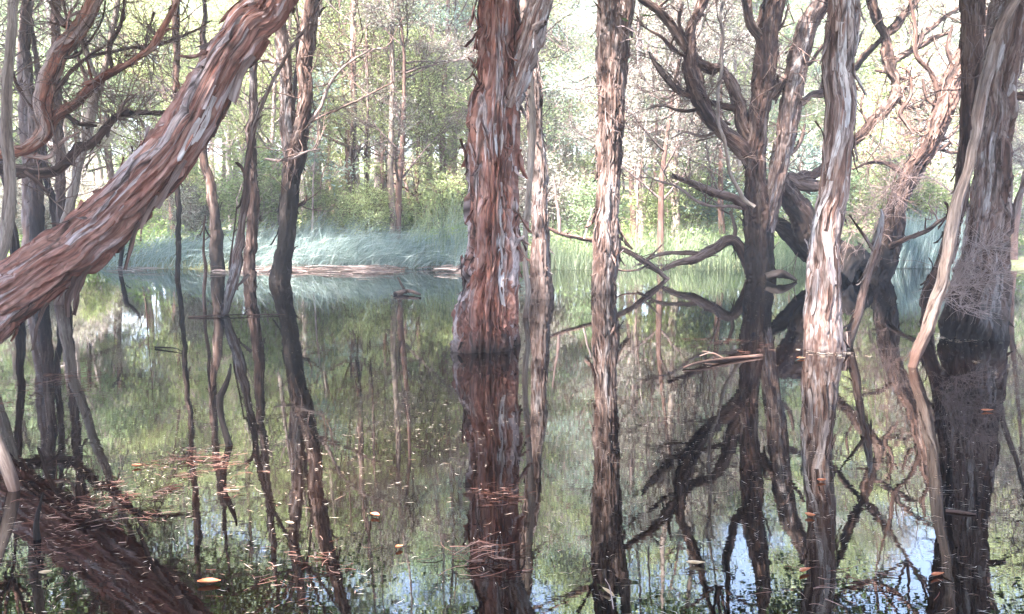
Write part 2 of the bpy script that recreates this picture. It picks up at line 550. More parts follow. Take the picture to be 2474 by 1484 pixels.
def ground_z(x, y):
    d = y - bank_line(x)
    k = np.clip((d + 1.5) / 3.0, 0, 1)
    k = k * k * (3 - 2 * k)
    z = -0.55 + k * 0.67 + np.clip(d - 1, 0, 400) * 0.08
    return z + np.where(d > 0, 0.10 * np.sin(x * 0.9 + y * 0.4) * np.sin(y * 0.7), 0) * np.clip(d, 0, 1)


xs = np.concatenate([np.linspace(-600, -40, 12)[:-1], np.linspace(-40, 40, 110), np.linspace(40, 600, 12)[1:]])
ys = np.concatenate([np.linspace(-200, 14, 10)[:-1], np.linspace(14, 32, 60), np.linspace(32, 120, 40)[1:], np.linspace(120, 900, 12)[1:]])
gx, gy = np.meshgrid(xs, ys)
gz = ground_z(gx, np.minimum(gy, 160))
o = obj('ground', mesh('ground', np.stack([gx, gy, gz], -1), grid_quads(len(ys), len(xs), False), smooth=True), M_GROUND)
tag(o, kind='structure')
wv = np.array([[-600, -200, 0], [600, -200, 0], [600, 24, 0], [-600, 24, 0]])
o = obj('water', mesh('water', wv, np.array([[0, 1, 2, 3]])), M_WATER)
tag(o, kind='structure')

# ------------------------------------------------------------------ background trees: prototypes with trunk, crown, twigs
def arc_pts(p0, d0, L, k, rng, up=0.25, wob=0.18):
    """A curving branch of k points."""
    pts = [np.array(p0)]
    d = np.array(d0, float)
    for _ in range(k - 1):
        d = norm(d + np.array([0, 0, up]) / k + rng.normal(0, wob, 3) / math.sqrt(k) * 1.5)
        pts.append(pts[-1] + d * L / (k - 1))
    return np.array(pts)


def grow(seed, H, r0, nb, nsub, start=0.35, spread=0.3, leaf=(0.10, 0.03), nleaf=70, clump=(0.5, 0.5, 0.25), twigs=8, lean=0.06, stems=1, up=0.35, flat=0.5):
    rng = np.random.default_rng(seed)
    tubes_t, tubes_b, tips, twp = [], [], [], []
    for st in range(stems):
        d = norm(np.array([rng.normal(0, lean), rng.normal(0, lean), 1.0])) if stems == 1 else norm(np.array([rng.normal(0, 0.3), rng.normal(0, 0.3), 1.0]))
        tp = arc_pts([rng.normal(0, 0.1) * (stems > 1), rng.normal(0, 0.1) * (stems > 1), -0.15], d, H * rng.uniform(0.85, 1.0), 9, rng, 0.1, 0.12)
        rr = r0 * (1 - 0.85 * np.linspace(0, 1, 9) ** 0.9)
        tubes_t.append((tp, rr))
        for _ in range(nb):
            f = start + (1 - start) * rng.random() ** 0.8 * 0.98
            i = f * 8
            i0 = min(int(i), 7)
            p0 = tp[i0] + (tp[i0 + 1] - tp[i0]) * (i - i0)
            az = rng.uniform(0, 2 * math.pi)
            el = rng.uniform(0.1, 0.9)
            dd = np.array([math.cos(az) * math.cos(el), math.sin(az) * math.cos(el), math.sin(el)])
            L = H * spread * rng.uniform(0.5, 1.1) * (1.15 - 0.6 * f)
            bp = arc_pts(p0, dd, L, 9, rng, up)
            rb = r0 * 0.4 * (1 - 0.6 * f) * (1 - 0.8 * np.linspace(0, 1, 9))
            tubes_b.append((bp, np.maximum(rb, 0.006)))
            for _ in range(nsub):
                g = rng.uniform(0.35, 1.0) * 8
                g0 = min(int(g), 7)
                q0 = bp[g0] + (bp[g0 + 1] - bp[g0]) * (g - g0)
                d2 = norm(norm(bp[g0 + 1] - bp[g0]) + rng.normal(0, 0.55, 3))
                sp = arc_pts(q0, d2, L * rng.uniform(0.25, 0.5), 9, rng, up * 0.8)
                tubes_b.append((sp, np.linspace(0.012, 0.005, 9)))
                tips.append(sp[-1]); tips.append(sp[5])
                for _ in range(twigs):
                    h = rng.integers(2, 9)
                    d3 = norm(norm(sp[min(h, 8)] - sp[h - 1]) + rng.normal(0, 0.7, 3))
                    twp.append(arc_pts(sp[h if h < 9 else 8], d3, rng.uniform(0.3, 0.75), 4, rng, 0.3, 0.2))
    T = multi_tube(np.array([a for a, _ in tubes_t]), np.array([r for _, r in tubes_t]), 8)
    parts = []
    if tubes_b:
        parts.append(multi_tube(np.array([a for a, _ in tubes_b]), np.array([r for _, r in tubes_b]), 4))
    if twp:
        tw = np.array(twp)
        parts.append(multi_tube(tw, np.tile(np.linspace(0.007, 0.0035, 4), (len(tw), 1)), 3))
    tr = mesh('trunk', *T, smooth=True)
    br = mesh('branches', *join(parts)) if parts else None
    cr = None
    if nleaf:
        tips = np.array(tips)
        n = len(tips) * nleaf
        base = np.repeat(tips, nleaf, 0)
        ct = np.repeat(rng.uniform(0.1, 0.85, len(tips)), nleaf)
        c = base + rng.normal(size=(n, 3)) * np.array(clump) * 0.5 * np.repeat(rng.uniform(0.6, 1.3, len(tips)), nleaf)[:, None]
        v, q = leaf_quads(c, leaf[0], leaf[1], rng, 0.2)
        tint = np.clip(ct + rng.normal(0, 0.16, n), 0, 1)
        cr = mesh('crown', v, q, {'tint': np.repeat(tint, 4)})
    return tr, br, cr


PROTO = {
    'slender':  dict(args=[(11, dict(H=10.5, r0=0.10, nb=14, nsub=3, start=0.45, spread=0.22, nleaf=90, leaf=(0.075, 0.024), twigs=5)), (12, dict(H=9, r0=0.085, nb=13, nsub=3, start=0.4, spread=0.24, nleaf=90, leaf=(0.075, 0.024), twigs=5)), (13, dict(H=12, r0=0.13, nb=16, nsub=3, start=0.5, spread=0.22, nleaf=90, leaf=(0.075, 0.024), twigs=4))]),
    'bushy':    dict(args=[(21, dict(H=8, r0=0.11, nb=22, nsub=4, start=0.15, spread=0.33, nleaf=100, leaf=(0.075, 0.024), clump=(0.6, 0.6, 0.28))), (22, dict(H=6.5, r0=0.09, nb=20, nsub=4, start=0.12, spread=0.36, nleaf=100, leaf=(0.075, 0.024), clump=(0.6, 0.6, 0.25)))]),
    'twiggy':   dict(args=[(31, dict(H=6.5, r0=0.10, nb=16, nsub=6, start=0.18, spread=0.42, nleaf=60, leaf=(0.075, 0.024), twigs=11, clump=(0.5, 0.5, 0.2))), (32, dict(H=5.2, r0=0.09, nb=15, nsub=6, start=0.15, spread=0.45, nleaf=60, leaf=(0.075, 0.024), twigs=11))]),
    'sapling':  dict(args=[(41, dict(H=4.2, r0=0.03, nb=11, nsub=2, start=0.3, spread=0.22, nleaf=30, leaf=(0.11, 0.035), clump=(0.4, 0.4, 0.3), twigs=2)), (42, dict(H=3.2, r0=0.025, nb=10, nsub=2, start=0.2, spread=0.25, nleaf=30, leaf=(0.11, 0.035), clump=(0.4, 0.4, 0.3), twigs=2))]),
    'shrub':    dict(args=[(51, dict(H=2.0, r0=0.03, nb=8, nsub=3, start=0.15, spread=0.40, nleaf=45, leaf=(0.09, 0.03), clump=(0.45, 0.45, 0.28), twigs=3, stems=3)), (52, dict(H=1.5, r0=0.025, nb=8, nsub=3, start=0.1, spread=0.45, nleaf=45, leaf=(0.08, 0.028), clump=(0.4, 0.4, 0.25), twigs=3, stems=3))]),
    'far':      dict(args=[(61, dict(H=13, r0=0.16, nb=26, nsub=4, start=0.10, spread=0.28, nleaf=140, leaf=(0.14, 0.055), clump=(1.0, 1.0, 0.5), twigs=2)), (62, dict(H=11, r0=0.14, nb=24, nsub=4, start=0.08, spread=0.30, nleaf=140, leaf=(0.14, 0.055), clump=(1.0, 1.0, 0.5), twigs=2))]),
}
PROTO['shade'] = dict(args=[(71, dict(H=11, r0=0.2, nb=24, nsub=4, start=0.60, spread=0.40, nleaf=160, leaf=(0.16, 0.06), clump=(1.0, 1.0, 0.5), twigs=3)), (72, dict(H=10.5, r0=0.18, nb=24, nsub=4, start=0.60, spread=0.40, nleaf=160, leaf=(0.16, 0.06), clump=(1.0, 1.0, 0.5), twigs=3))])
LEAFM = {'yellow': M_LYEL, 'green': M_LGRN, 'teal': M_LTEAL, 'olive': M_LOLIVE, 'shade': M_LSHADE}
for k, v in PROTO.items():
    v['m'] = [grow(s, **kw) for s, kw in v['args']]
CACHE = {}


def bg_plant(kind, vi, x, y, sc, rz, leafk, wood, name, label, cat, group):
    tr, br, cr = PROTO[kind]['m'][vi % len(PROTO[kind]['m'])]
    root = thing(name, label, cat, (x, y, float(ground_z(np.array(x), np.array(y)))), group, rz)
    root.scale = (sc, sc, sc)

    def mat_copy(me, m, tagk):
        key = (me.name, m.name)
        if key not in CACHE:
            c = me.copy()
            c.materials.clear()
            c.materials.append(m)
            CACHE[key] = c
        return CACHE[key]
    obj('trunk', mat_copy(tr, wood, 't'), None, root)
    if br is not None:
        obj('branches', mat_copy(br, M_TWIG if kind == 'twiggy' else wood, 'b'), None, root)
    if cr is not None:
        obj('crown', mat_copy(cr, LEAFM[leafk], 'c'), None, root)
    return root


rg = random.Random(77)
COLW = {'yellow': 'yellow-green', 'green': 'mid-green', 'teal': 'blue-green', 'olive': 'dull olive'}
ZONES = [(-9999, 0, 'beyond the left edge'), (0, 110, 'behind the left edge trunk'), (110, 230, 'behind the curved stem'), (230, 420, 'above the leaning trunk'), (420, 540, 'behind the leaning trunk top'),
         (540, 640, 'behind the thin reddish trunk'), (640, 770, 'behind the dark two-stemmed tree'), (770, 900, 'right of the two-stemmed tree'), (900, 1010, 'beside the tall pole tree'),
         (1010, 1140, 'left of the broad red trunk'), (1140, 1260, 'behind the broad red trunk'), (1260, 1350, 'behind the grey trunk'), (1350, 1440, 'left of the straight trunk'), (1440, 1530, 'behind the straight trunk'),
         (1530, 1680, 'right of the straight trunk'), (1680, 1800, 'behind the crooked limbs'), (1800, 1940, 'behind the many-stemmed tree'), (1940, 2050, 'behind the whitish trunk'), (2050, 2180, 'right of the whitish trunk'),
         (2180, 2300, 'behind the black curved tree'), (2300, 2480, 'behind the broad pale trunk'), (2480, 9999, 'beyond the right edge')]


def pick_leaf(px):
    r = rg.random()
    if px < 600: return 'green' if r < 0.35 else 'yellow' if r < 0.8 else 'olive'
    if px < 1140: return 'yellow' if r < 0.5 else 'teal' if r < 0.75 else 'green'
    if px < 1500: return 'yellow' if r < 0.5 else 'green' if r < 0.8 else 'olive'
    return 'yellow' if r < 0.4 else 'teal' if r < 0.6 else 'green' if r < 0.85 else 'olive'


def scatter(n, y0, y1, kinds, sc=(0.8, 1.2), dist=''):
    for i in range(n):
        y = rg.uniform(y0, y1)
        half = 0.62 * y + 2.5
        x = -half + 2 * half * ((i + rg.random()) / n)
        kind = rg.choice(kinds)
        if kind == 'far' and (x / y * F + CX < 640 or 1030 < x / y * F + CX < 1110) and rg.random() < 0.6: continue
        if y > 29 and 1930 < x / y * F + CX < 2340 and rg.random() < 0.5: continue
        px = CX + x / y * F
        lk = pick_leaf(px)
        pale = rg.random() < 0.6
        nm, cat, lab = NAMES[kind]
        zone = next(z[2] for z in ZONES if z[0] <= px < z[1])
        lab = lab.format(c=COLW[lk], b='pale' if pale else 'dark')
        bg_plant(kind, rg.randrange(3), x, y, rg.uniform(*sc), rg.uniform(0, 6.28), lk, M_BGPALE if pale else M_BGDARK, nm,
                 f'{lab} {dist} {zone}'.replace('  ', ' '), cat, cat + 's of the wood behind the far bank')


NAMES = {
    'slender': ('slender_tree', 'tree', 'tall {b} slender tree with {c} crown'),
    'bushy': ('bushy_tree', 'tree', 'bushy {c} tree on {b} trunk'),
    'twiggy': ('twiggy_tree', 'tree', 'mauve twiggy tree with few {c} leaves'),
    'sapling': ('sapling', 'sapling', 'thin {b} sapling with {c} leaves'),
    'shrub': ('leafy_shrub', 'shrub', 'low {c} shrub with {b} stems'),
    'far': ('forest_tree', 'tree', 'hazy {c} tree with {b} trunk'),
}
scatter(40, 21.5, 24.5, ['shrub', 'shrub', 'sapling'], (0.8, 1.3), 'on the bank')
scatter(70, 23.5, 31, ['sapling', 'shrub', 'bushy', 'bushy'], (0.8, 1.3), 'in undergrowth')
scatter(26, 24, 33, ['slender', 'slender', 'bushy', 'bushy', 'twiggy'], (0.8, 1.2), 'in the wood')
scatter(44, 30, 44, ['slender', 'bushy', 'far', 'bushy', 'bushy'], (0.8, 1.3), 'deeper in')
scatter(46, 33, 52, ['bushy', 'shrub', 'bushy'], (0.6, 1.0), 'on the slope')
scatter(24, 33, 44, ['far'], (0.8, 1.15), 'amid the wood')
scatter(44, 42, 62, ['far'], (1.0, 1.4), 'farther off')
scatter(50, 62, 100, ['far'], (1.2, 1.6), 'far back')

for px, Y_, k, sc, where in [(1600, 20.6, 0, 0.95, 'right of the straight trunk'), (960, 22.0, 0, 1.05, 'behind the sedge'), (2330, 20.4, 1, 1.0, 'behind the broad pale trunk'),
                              (2450, 20.6, 0, 0.9, 'at the right edge'), (1740, 21.5, 1, 1.1, 'under the crooked limbs')]:
    bg_plant('twiggy', k, (px - CX) / F * Y_, Y_, sc, px * 0.7, 'olive', M_BGDARK, 'twiggy_tree', f'bare mauve twiggy tree at the water edge {where}', 'tree', 'bare twiggy trees at the far water edge')

seen = {}
for o in S.collection.objects:
    if o.parent is None and o.get('group', '').endswith('of the wood behind the far bank'):
        seen.setdefault(o['label'], []).append(o)
for lab, os_ in seen.items():
    if len(os_) > 1:
        os_.sort(key=lambda o: -o.scale[0] / o.location[1])
        for o, w in zip(os_, (['larger-looking', 'smaller-looking'] if len(os_) == 2 else ['largest-looking', 'middle-sized', 'smallest-looking', 'most distant'])):
            o['label'] = w + ' ' + lab

# ------------------------------------------------------------------ undergrowth, sedge and reeds
rng = np.random.default_rng(3)


def stuff_mesh(name, v, q, tint, mat):
    o = obj(name, mesh(name, v, q, {'tint': tint}), mat)
    return tag(o, kind='stuff')


n = 46000
ux = rng.uniform(-24, 24, n)
uy = BANK + 1.2 + 20 * rng.random(n) ** 1.6
pn = vnoise(np.stack([ux * 0.7, uy * 0.7, ux * 0], -1), 3)
uz = ground_z(ux, uy) + rng.random(n) * (0.45 + 0.45 * pn)
v, q = leaf_quads(np.stack([ux, uy, uz], -1), 0.16, 0.05, rng, 0.3)
o = stuff_mesh('undergrowth', v, q, np.repeat(np.clip(0.5 + 0.3 * pn + rng.normal(0, 0.15, n), 0, 1), 4), M_UNDER)
tag(o, 'low bright green undergrowth covering the ground behind the reed bank', 'undergrowth')


def blades(name, x, y, L, lean, leansd, rad, mat, tint, droop=0.55, z0=None):
    cl = vnoise(np.stack([x * 1.3, y * 1.3, x * 0], -1), 17) + 0.5 * vnoise(np.stack([x * 4, y * 4, x * 0], -1), 18)
    k_ = cl + np.random.default_rng(9).normal(0, 0.3, len(x)) > -0.25
    x, y, L, tint, cl = x[k_], y[k_], L[k_], tint[k_], cl[k_]
    L = L * (1 + 0.35 * cl)
    n = len(x)
    z = np.maximum(ground_z(x, y), -0.05) if z0 is None else z0
    az = rng.normal(0, leansd, n)
    dx = lean + rng.normal(0, leansd, n)
    dy = rng.normal(-0.05, leansd * 0.6, n)
    t = np.linspace(0, 1, 6)[None, :]
    hz = L[:, None] * (t - droop * t ** 2.2 * np.clip(np.abs(dx), 0.1, 1.3)[:, None])
    px = x[:, None] + dx[:, None] * L[:, None] * t ** 1.6
    py = y[:, None] + dy[:, None] * L[:, None] * t ** 1.6
    Pt = np.stack([px, py, np.maximum(z[:, None] + hz, 0.015)], -1)
    Rd = rad * (1 - 0.85 * t) * np.ones((n, 1))
    v, q = multi_tube(Pt, Rd, 2)
    return stuff_mesh(name, v, q, np.repeat(tint, 12), mat)


def bx(px, y):
    return (px - CX) / F * y


n = 11000
sy = BANK + rng.uniform(-0.4, 3.2, n)
px_ = rng.uniform(230, 1180, n)
dens = np.clip((px_ - 200) / 500, 0.25, 1)
keep = rng.random(n) < dens
sx, sy = bx(px_, sy)[keep], sy[keep]
n = len(sx)
o = blades('sedge', sx, sy, rng.uniform(0.45, 1.15, n) * (0.55 + 0.45 * dens[keep]), 0.72, 0.42, 0.008, M_SEDGE, np.clip(rng.normal(0.55, 0.2, n), 0, 1), 0.62)
tag(o, 'pale blue-green sedge leaning to the right along the far bank', 'sedge')
n = 3200
sy = BANK + rng.uniform(-0.2, 1.5, n)
sx = bx(rng.uniform(2150, 2330, n), sy)
o = blades('sedge', sx, sy, rng.uniform(0.45, 1.0, n), 0.1, 0.16, 0.009, M_SEDGE, np.clip(rng.normal(0.5, 0.2, n), 0, 1), 0.3)
tag(o, 'upright blue-green sedge seen through the gap beside the black curved trunk', 'sedge')
n = 6500
sy = BANK + rng.uniform(-0.6, 2.5, n)
sx = bx(rng.uniform(1310, 2140, n), sy)
o = blades('reeds', sx, sy, rng.uniform(0.3, 0.85, n), 0.08, 0.30, 0.007, M_REED, np.clip(rng.normal(0.55, 0.2, n), 0, 1), 0.4)
tag(o, 'bright green upright reeds along the far bank on the right', 'reeds')
n = 420
sy = BANK + rng.uniform(-0.2, 2.5, n)
sx = bx(rng.uniform(1000, 1200, n), sy)
o = blades('reeds', sx, sy, rng.uniform(0.8, 1.7, n), 0.08, 0.14, 0.007, M_REED, np.clip(rng.normal(0.5, 0.2, n), 0, 1), 0.3)
tag(o, 'tall thin green reeds standing behind the broad red trunk', 'reeds')
# straw lying on the waterline
n = 1000
px_ = rng.uniform(290, 1190, n)
px_ = px_[vnoise(np.stack([px_ * 0.012, px_ * 0, px_ * 0], -1), 2) + 0.5 * vnoise(np.stack([px_ * 0.05, px_ * 0, px_ * 0], -1), 3) > rng.normal(-0.05, 0.25, n)]
n = len(px_)
sy = bank_line(bx(px_, BANK)) - 0.35 + rng.normal(0, 0.5, n)
sx = bx(px_, sy)
L = rng.uniform(0.25, 0.9, n)
az = rng.normal(0, 0.45, n)
t = np.linspace(-0.5, 0.5, 4)[None, :]
Pt = np.stack([sx[:, None] + np.cos(az)[:, None] * L[:, None] * t, sy[:, None] + np.sin(az)[:, None] * L[:, None] * t, 0.01 + rng.random((n, 1)) ** 2 * 0.09 + 0.03 * (1 - (t * 2) ** 2) * rng.random((n, 1))], -1)
v, q = multi_tube(Pt, np.full((n, 4), 0.006), 2)
o = stuff_mesh('fallen_straw', v, q, np.repeat(np.clip(rng.normal(0.55, 0.25, n), 0, 1), 8), M_STRAW)
tag(o, 'pinkish straw lying flattened at the edge of the sedge', 'straw')

# ------------------------------------------------------------------ foreground and middle trees
STRIP_RNG = np.random.default_rng(99)


def limb_pts(pts, Y):
    c, r = [], []
    for p in pts:
        px, py, w = p[:3]
        y = Y + (p[3] if len(p) > 3 else 0)
        c.append(P(px, py, y))
        r.append(max(w * y / F / 2, 0.003))
    return c, r


class Tree:
    def __init__(self, name, label, Y, pts, mat, cat='tree', group=None, na=48, ds=0.02, strips=20, flakes=60, up=3.0, rough=1.0, seed=1,
                 lift=0.08, slen=(0.10, 0.38), swid=(0.012, 0.042), root=True, hang=0.0, trunk='trunk'):
        self.Y, self.mat, self.seed, self.rough = Y, mat, seed, rough
        self.rng = np.random.default_rng(seed)
        c, r = limb_pts(pts, Y)
        if root:      # carry the stem below the water
            d = c[0] - c[1]
            d = d / np.linalg.norm(d)
            if d[2] > -0.3: d = norm(d + np.array([0, 0, -0.5]))
            c[0] = c[0] if c[0][2] < 0.03 else c[0] * 1
            c.insert(0, c[0] + d * (max(c[0][2], 0) + 0.35) / -d[2])
            r.insert(0, r[0] * 1.12)
        self.base = np.array([c[1][0] if root else c[0][0], c[1][1] if root else c[0][1], 0.0])
        self.root = thing(name, label, cat, self.base, group)
        self.tops = []
        self.tw = []
        self.lb = self.limb(trunk, None, mat, na, ds, strips, flakes, up, lift, slen, swid, hang, cr=(c, r))

    def limb(self, part, pts, mat=None, na=20, ds=0.03, strips=0, flakes=0, up=0.0, lift=0.04, slen=(0.08, 0.25), swid=(0.02, 0.06), hang=0.0, cr=None, rough=None, dY=0.0):
        mat = mat or self.mat
        c, r = cr if cr else limb_pts(pts, self.Y + dY)
        if part in ('limb', 'branch', 'root', 'side_branch', 'bough'):      # crooked, uneven growth
            c2, r2 = [c[0]], [r[0]]
            for k in range(1, len(c)):
                d_ = np.array(c[k]) - np.array(c[k - 1])
                L_ = np.linalg.norm(d_)
                m_ = max(1, int(L_ / 0.28))
                for j in range(1, m_ + 1):
                    f_ = j / m_
                    jit = self.rng.normal(0, min(0.035, 0.10 * L_ / m_ + 0.006), 3) if j < m_ else 0
                    c2.append(np.array(c[k - 1]) + d_ * f_ + jit)
                    r2.append((r[k - 1] + (r[k] - r[k - 1]) * f_) * self.rng.uniform(0.86, 1.16))
            c, r = c2, r2
        if up:
            d = norm(np.array(c[-1]) - np.array(c[-2]))
            for k in range(4):
                d = norm(d + np.array([0, 0, 0.25]) + self.rng.normal(0, 0.10, 3))
                c.append(c[-1] + d * up / 4)
                r.append(r[-1] * 0.8)
            self.tops.append(c[-1])
        self.seed += 1
        lb = Limb(c, r, na, ds, self.seed, self.rough if rough is None else rough)
        o = obj(part, lb.make(part, self.base), mat, self.root)
        rg_ = self.rng
        z_ = lb.c[:, 2]
        ok = (z_ < 6.5) & ((z_ > 2.4) if part in ('trunk', 'stem') else (z_ > 0.4)) & (np.arange(len(z_)) > 0.25 * len(z_))
        self.tw += [lb.c[i] for i in np.nonzero(ok)[0][::6]]
        lb.obj = o
        if part in ('limb', 'branch') and cr is None:
            for k in range(3 if part == 'limb' else 2):                  # broken stubs
                i = int(rg_.integers(int(lb.ns * 0.15), max(int(lb.ns * 0.9), int(lb.ns * 0.15) + 1)))
                if not 0.3 < lb.c[i][2] < 6: continue
                d_ = norm(lb.t[i] * 0.6 + rg_.normal(0, 0.7, 3) + np.array([0, 0, 0.2]))
                L_ = rg_.uniform(0.10, 0.45)
                sp_ = [lb.c[i], lb.c[i] + d_ * L_ * 0.5 + rg_.normal(0, 0.02, 3), lb.c[i] + d_ * L_ + rg_.normal(0, 0.04, 3)]
                sb = Limb(sp_, [lb.R[i] * 0.45, lb.R[i] * 0.32, lb.R[i] * 0.16], 7, 0.04, self.seed + k, 0.6)
                obj('stub', sb.make('stub', self.base), mat, o)
                self.tw += [sb.c[-1], sb.c[-2]]
        for k in range(strips):
            v, q, bk = lb.strip(rg_, slen[0], slen[1], swid[0], swid[1], lift, hang=hang)
            obj('bark_strip', mesh('bark_strip', v - self.base, q, {'bark': bk}), mat, o)
        if flakes:
            vs, qs, bs, m = [], [], [], 0
            for k in range(flakes):
                v, q, bk = lb.strip(rg_, slen[0] * 0.4, slen[1] * 0.5, swid[0] * 0.4, swid[1] * 0.45, lift * 0.7, hang=hang)
                vs.append(v); qs.append(q + m); bs.append(bk); m += len(v)
            f = obj('bark_flakes', mesh('bark_flakes', np.vstack(vs) - self.base, np.vstack(qs), {'bark': np.vstack(bs)}), mat, o)
            f['kind'] = 'stuff'
        return lb

    def patch(self, lb, px, py, side, L, Wd, mat, lift=0.02, sgn=-1, hang=0.0, label=None):
        """One particular sheet of bark that the photograph shows, rooted at row py of the trunk."""
        tgt = P(px, py, self.Y)
        s0 = lb.s[int(np.argmin(np.linalg.norm(lb.c - tgt, axis=1)))]
        v, q, bk = lb.strip(self.rng, L, L, Wd, Wd, lift, hang=hang, at=(s0, side, sgn))
        o = obj('bark_strip', mesh('bark_strip', v - self.base, q, {'bark': bk}), mat, lb.obj)
        if label: o['label'] = label

    def twigs(self, starts, n, L, mat, spread=0.8, bias=(0, 0, 0.2), rad=0.005, name='twigs'):
        rg_ = self.rng
        pp = []
        for _ in range(n):
            p0 = starts[rg_.integers(len(starts))]
            pp.append(arc_pts(p0, norm(rg_.normal(0, spread, 3) + np.array(bias)), rg_.uniform(0.4, 1) * L, 6, rg_, 0.15, 0.3))
        pp = np.array(pp)
        sub = []
        for p in pp:
            for _ in range(3):
                k = rg_.integers(1, 5)
                sub.append(arc_pts(p[k], norm(norm(p[k + 1] - p[k]) + rg_.normal(0, 0.5, 3)), L * rg_.uniform(0.2, 0.45), 6, rg_, 0.1, 0.3))
        al = np.vstack([pp, np.array(sub)])
        rr = np.vstack([np.tile(np.linspace(rad, rad * 0.35, 6), (len(pp), 1)), np.tile(np.linspace(rad * 0.55, rad * 0.25, 6), (len(sub), 1))])
        v, q = multi_tube(al - self.base, rr, 3)
        o = obj(name, mesh(name, v, q), mat, self.root)
        o['kind'] = 'stuff'
        return o

    def crown(self, leafm, n=26, rad=1.5, nleaf=80, rise=1.0, fuzz=50):
        rg_ = self.rng
        if self.tw and fuzz:
            self.twigs(self.tw, int(fuzz * 0.55), 0.075 * self.Y, M_LIMB if fuzz > 60 else M_TWIG, 0.8, (0, 0, 0.35), 0.0009 * self.Y)
        n, rad = int(n * 2.8), rad * 2.1  # crowns above the view, widened and filled out to shade the trunks
        br, tips = [], []
        for tp in self.tops:
            for _ in range(max(3, n // len(self.tops) // 3)):
                d = norm(rg_.normal(0, 1, 3) * np.array([1, 1, 0.4]) + np.array([0, 0, 0.9 * rise]))
                b_ = arc_pts(tp, d, rad * rg_.uniform(0.6, 1.2), 7, rg_, 0.3)
                br.append(b_)
                for k in (3, 4, 5, 6):
                    tips.append(b_[k] + rg_.normal(0, 0.25, 3))
        br = np.array(br)
        v, q = multi_tube(br - self.base, np.tile(np.linspace(0.035, 0.008, 7), (len(br), 1)), 5)
        obj('branches', mesh('branches', v, q), M_BGDARK, self.root)
        tips = np.array(tips)
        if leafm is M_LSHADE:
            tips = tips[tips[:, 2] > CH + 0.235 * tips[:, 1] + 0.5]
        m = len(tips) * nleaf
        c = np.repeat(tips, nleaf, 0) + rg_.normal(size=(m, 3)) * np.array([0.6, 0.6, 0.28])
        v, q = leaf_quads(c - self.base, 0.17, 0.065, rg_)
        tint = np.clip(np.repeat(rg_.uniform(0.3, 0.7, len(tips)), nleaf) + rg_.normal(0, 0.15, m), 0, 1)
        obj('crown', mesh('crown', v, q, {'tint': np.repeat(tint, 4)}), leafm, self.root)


# --- leaning trunk on the left
T = Tree('leaning_paperbark', 'thick red peeling paperbark trunk leaning diagonally up to the right', 6.3,
         [(-330, 970, 150), (-150, 835, 146), (0, 727, 132), (137, 625, 124), (262, 525, 116), (350, 437, 112), (432, 345, 102), (484, 240, 100), (541, 140, 96), (600, 55, 100), (667, -20, 88)],
         M_LEAN, na=120, ds=0.014, strips=80, flakes=130, up=5.0, seed=101, lift=0.11, slen=(0.08, 0.24), swid=(0.015, 0.05), hang=0.8)
lb = T.lb
for px, py, sd_, L, Wd, lf, hg in [(572, 100, 0.8, 0.30, 0.07, 0.08, 2.2), (505, 225, 0.45, 0.34, 0.07, 0.02, 0.3), (470, 275, 0.3, 0.30, 0.06, 0.02, 0), (425, 365, 0.75, 0.26, 0.06, 0.05, 1.5),
                                   (350, 440, 0.8, 0.18, 0.05, 0.05, 1.6), (300, 490, 0.88, 0.16, 0.05, 0.05, 1.8), (190, 590, 0.85, 0.20, 0.06, 0.06, 1.6),
                                   (160, 612, 0.92, 0.2, 0.08, 0.08, 2.2), (80, 680, 0.92, 0.18, 0.06, 0.05, 1.5)]:
    T.patch(lb, px, py, sd_, L, Wd, M_PEEL if lf < 0.05 else M_GREY, lf, -1, hg, 'pale hanging sheet of bark' if hg > 1 else 'smooth pale patch of bark')
T.tops = T.tops[:0]
T.limb('bough', None, cr=([(-1.75, 6.3, 3.05), (-2.1, 6.0, 4.2), (-2.6, 5.6, 5.6), (-3.0, 5.2, 6.8)], [0.12, 0.10, 0.08, 0.05]), up=0.8)  # out-of-view boughs added to spread leaf shade over the trunks behind
T.limb('bough', None, cr=([(-1.55, 6.35, 3.3), (-0.8, 6.2, 4.6), (0.1, 5.9, 5.8), (0.7, 5.5, 6.9)], [0.11, 0.09, 0.07, 0.05]), up=0.8)
T.limb('bough', None, cr=([(-1.6, 6.3, 3.2), (-1.2, 6.2, 5.0), (-1.0, 6.4, 6.8)], [0.11, 0.08, 0.05]), up=0.8)
T.crown(M_LSHADE, 60, 1.35, nleaf=110, fuzz=12)
# --- broad red trunk with a fork
T = Tree('forked_paperbark', 'broad red-brown paperbark trunk forking near the top, in the middle of the pond', 8.57,
         [(1174, 845, 140), (1180, 760, 126), (1189, 680, 112), (1195, 600, 104), (1194, 500, 104), (1193, 420, 100), (1196, 320, 100), (1199, 220, 92), (1200, 120, 80), (1200, 0, 70)],
         M_RED, na=140, ds=0.014, strips=90, flakes=260, up=2.6, seed=202, rough=1.4, lift=0.10, slen=(0.12, 0.42), swid=(0.012, 0.045))
for px, py, sd_, L, Wd in [(1215, 560, 0.25, 0.5, 0.10), (1222, 620, 0.4, 0.45, 0.08), (1205, 300, 0.0, 0.3, 0.05), (1230, 440, 0.55, 0.4, 0.06), (1240, 250, 0.75, 0.5, 0.05), (1228, 500, 0.5, 0.4, 0.07)]:
    T.patch(T.lb, px, py, sd_, L, Wd, M_PEEL, 0.02, -1, 0, 'pale white sheet of bark')
T.limb('limb', [(1222, 260, 60), (1240, 205, 66), (1262, 140, 64), (1285, 65, 62), (1306, -10, 62)], M_WHITE, na=80, ds=0.016, strips=26, flakes=70, up=2.4)
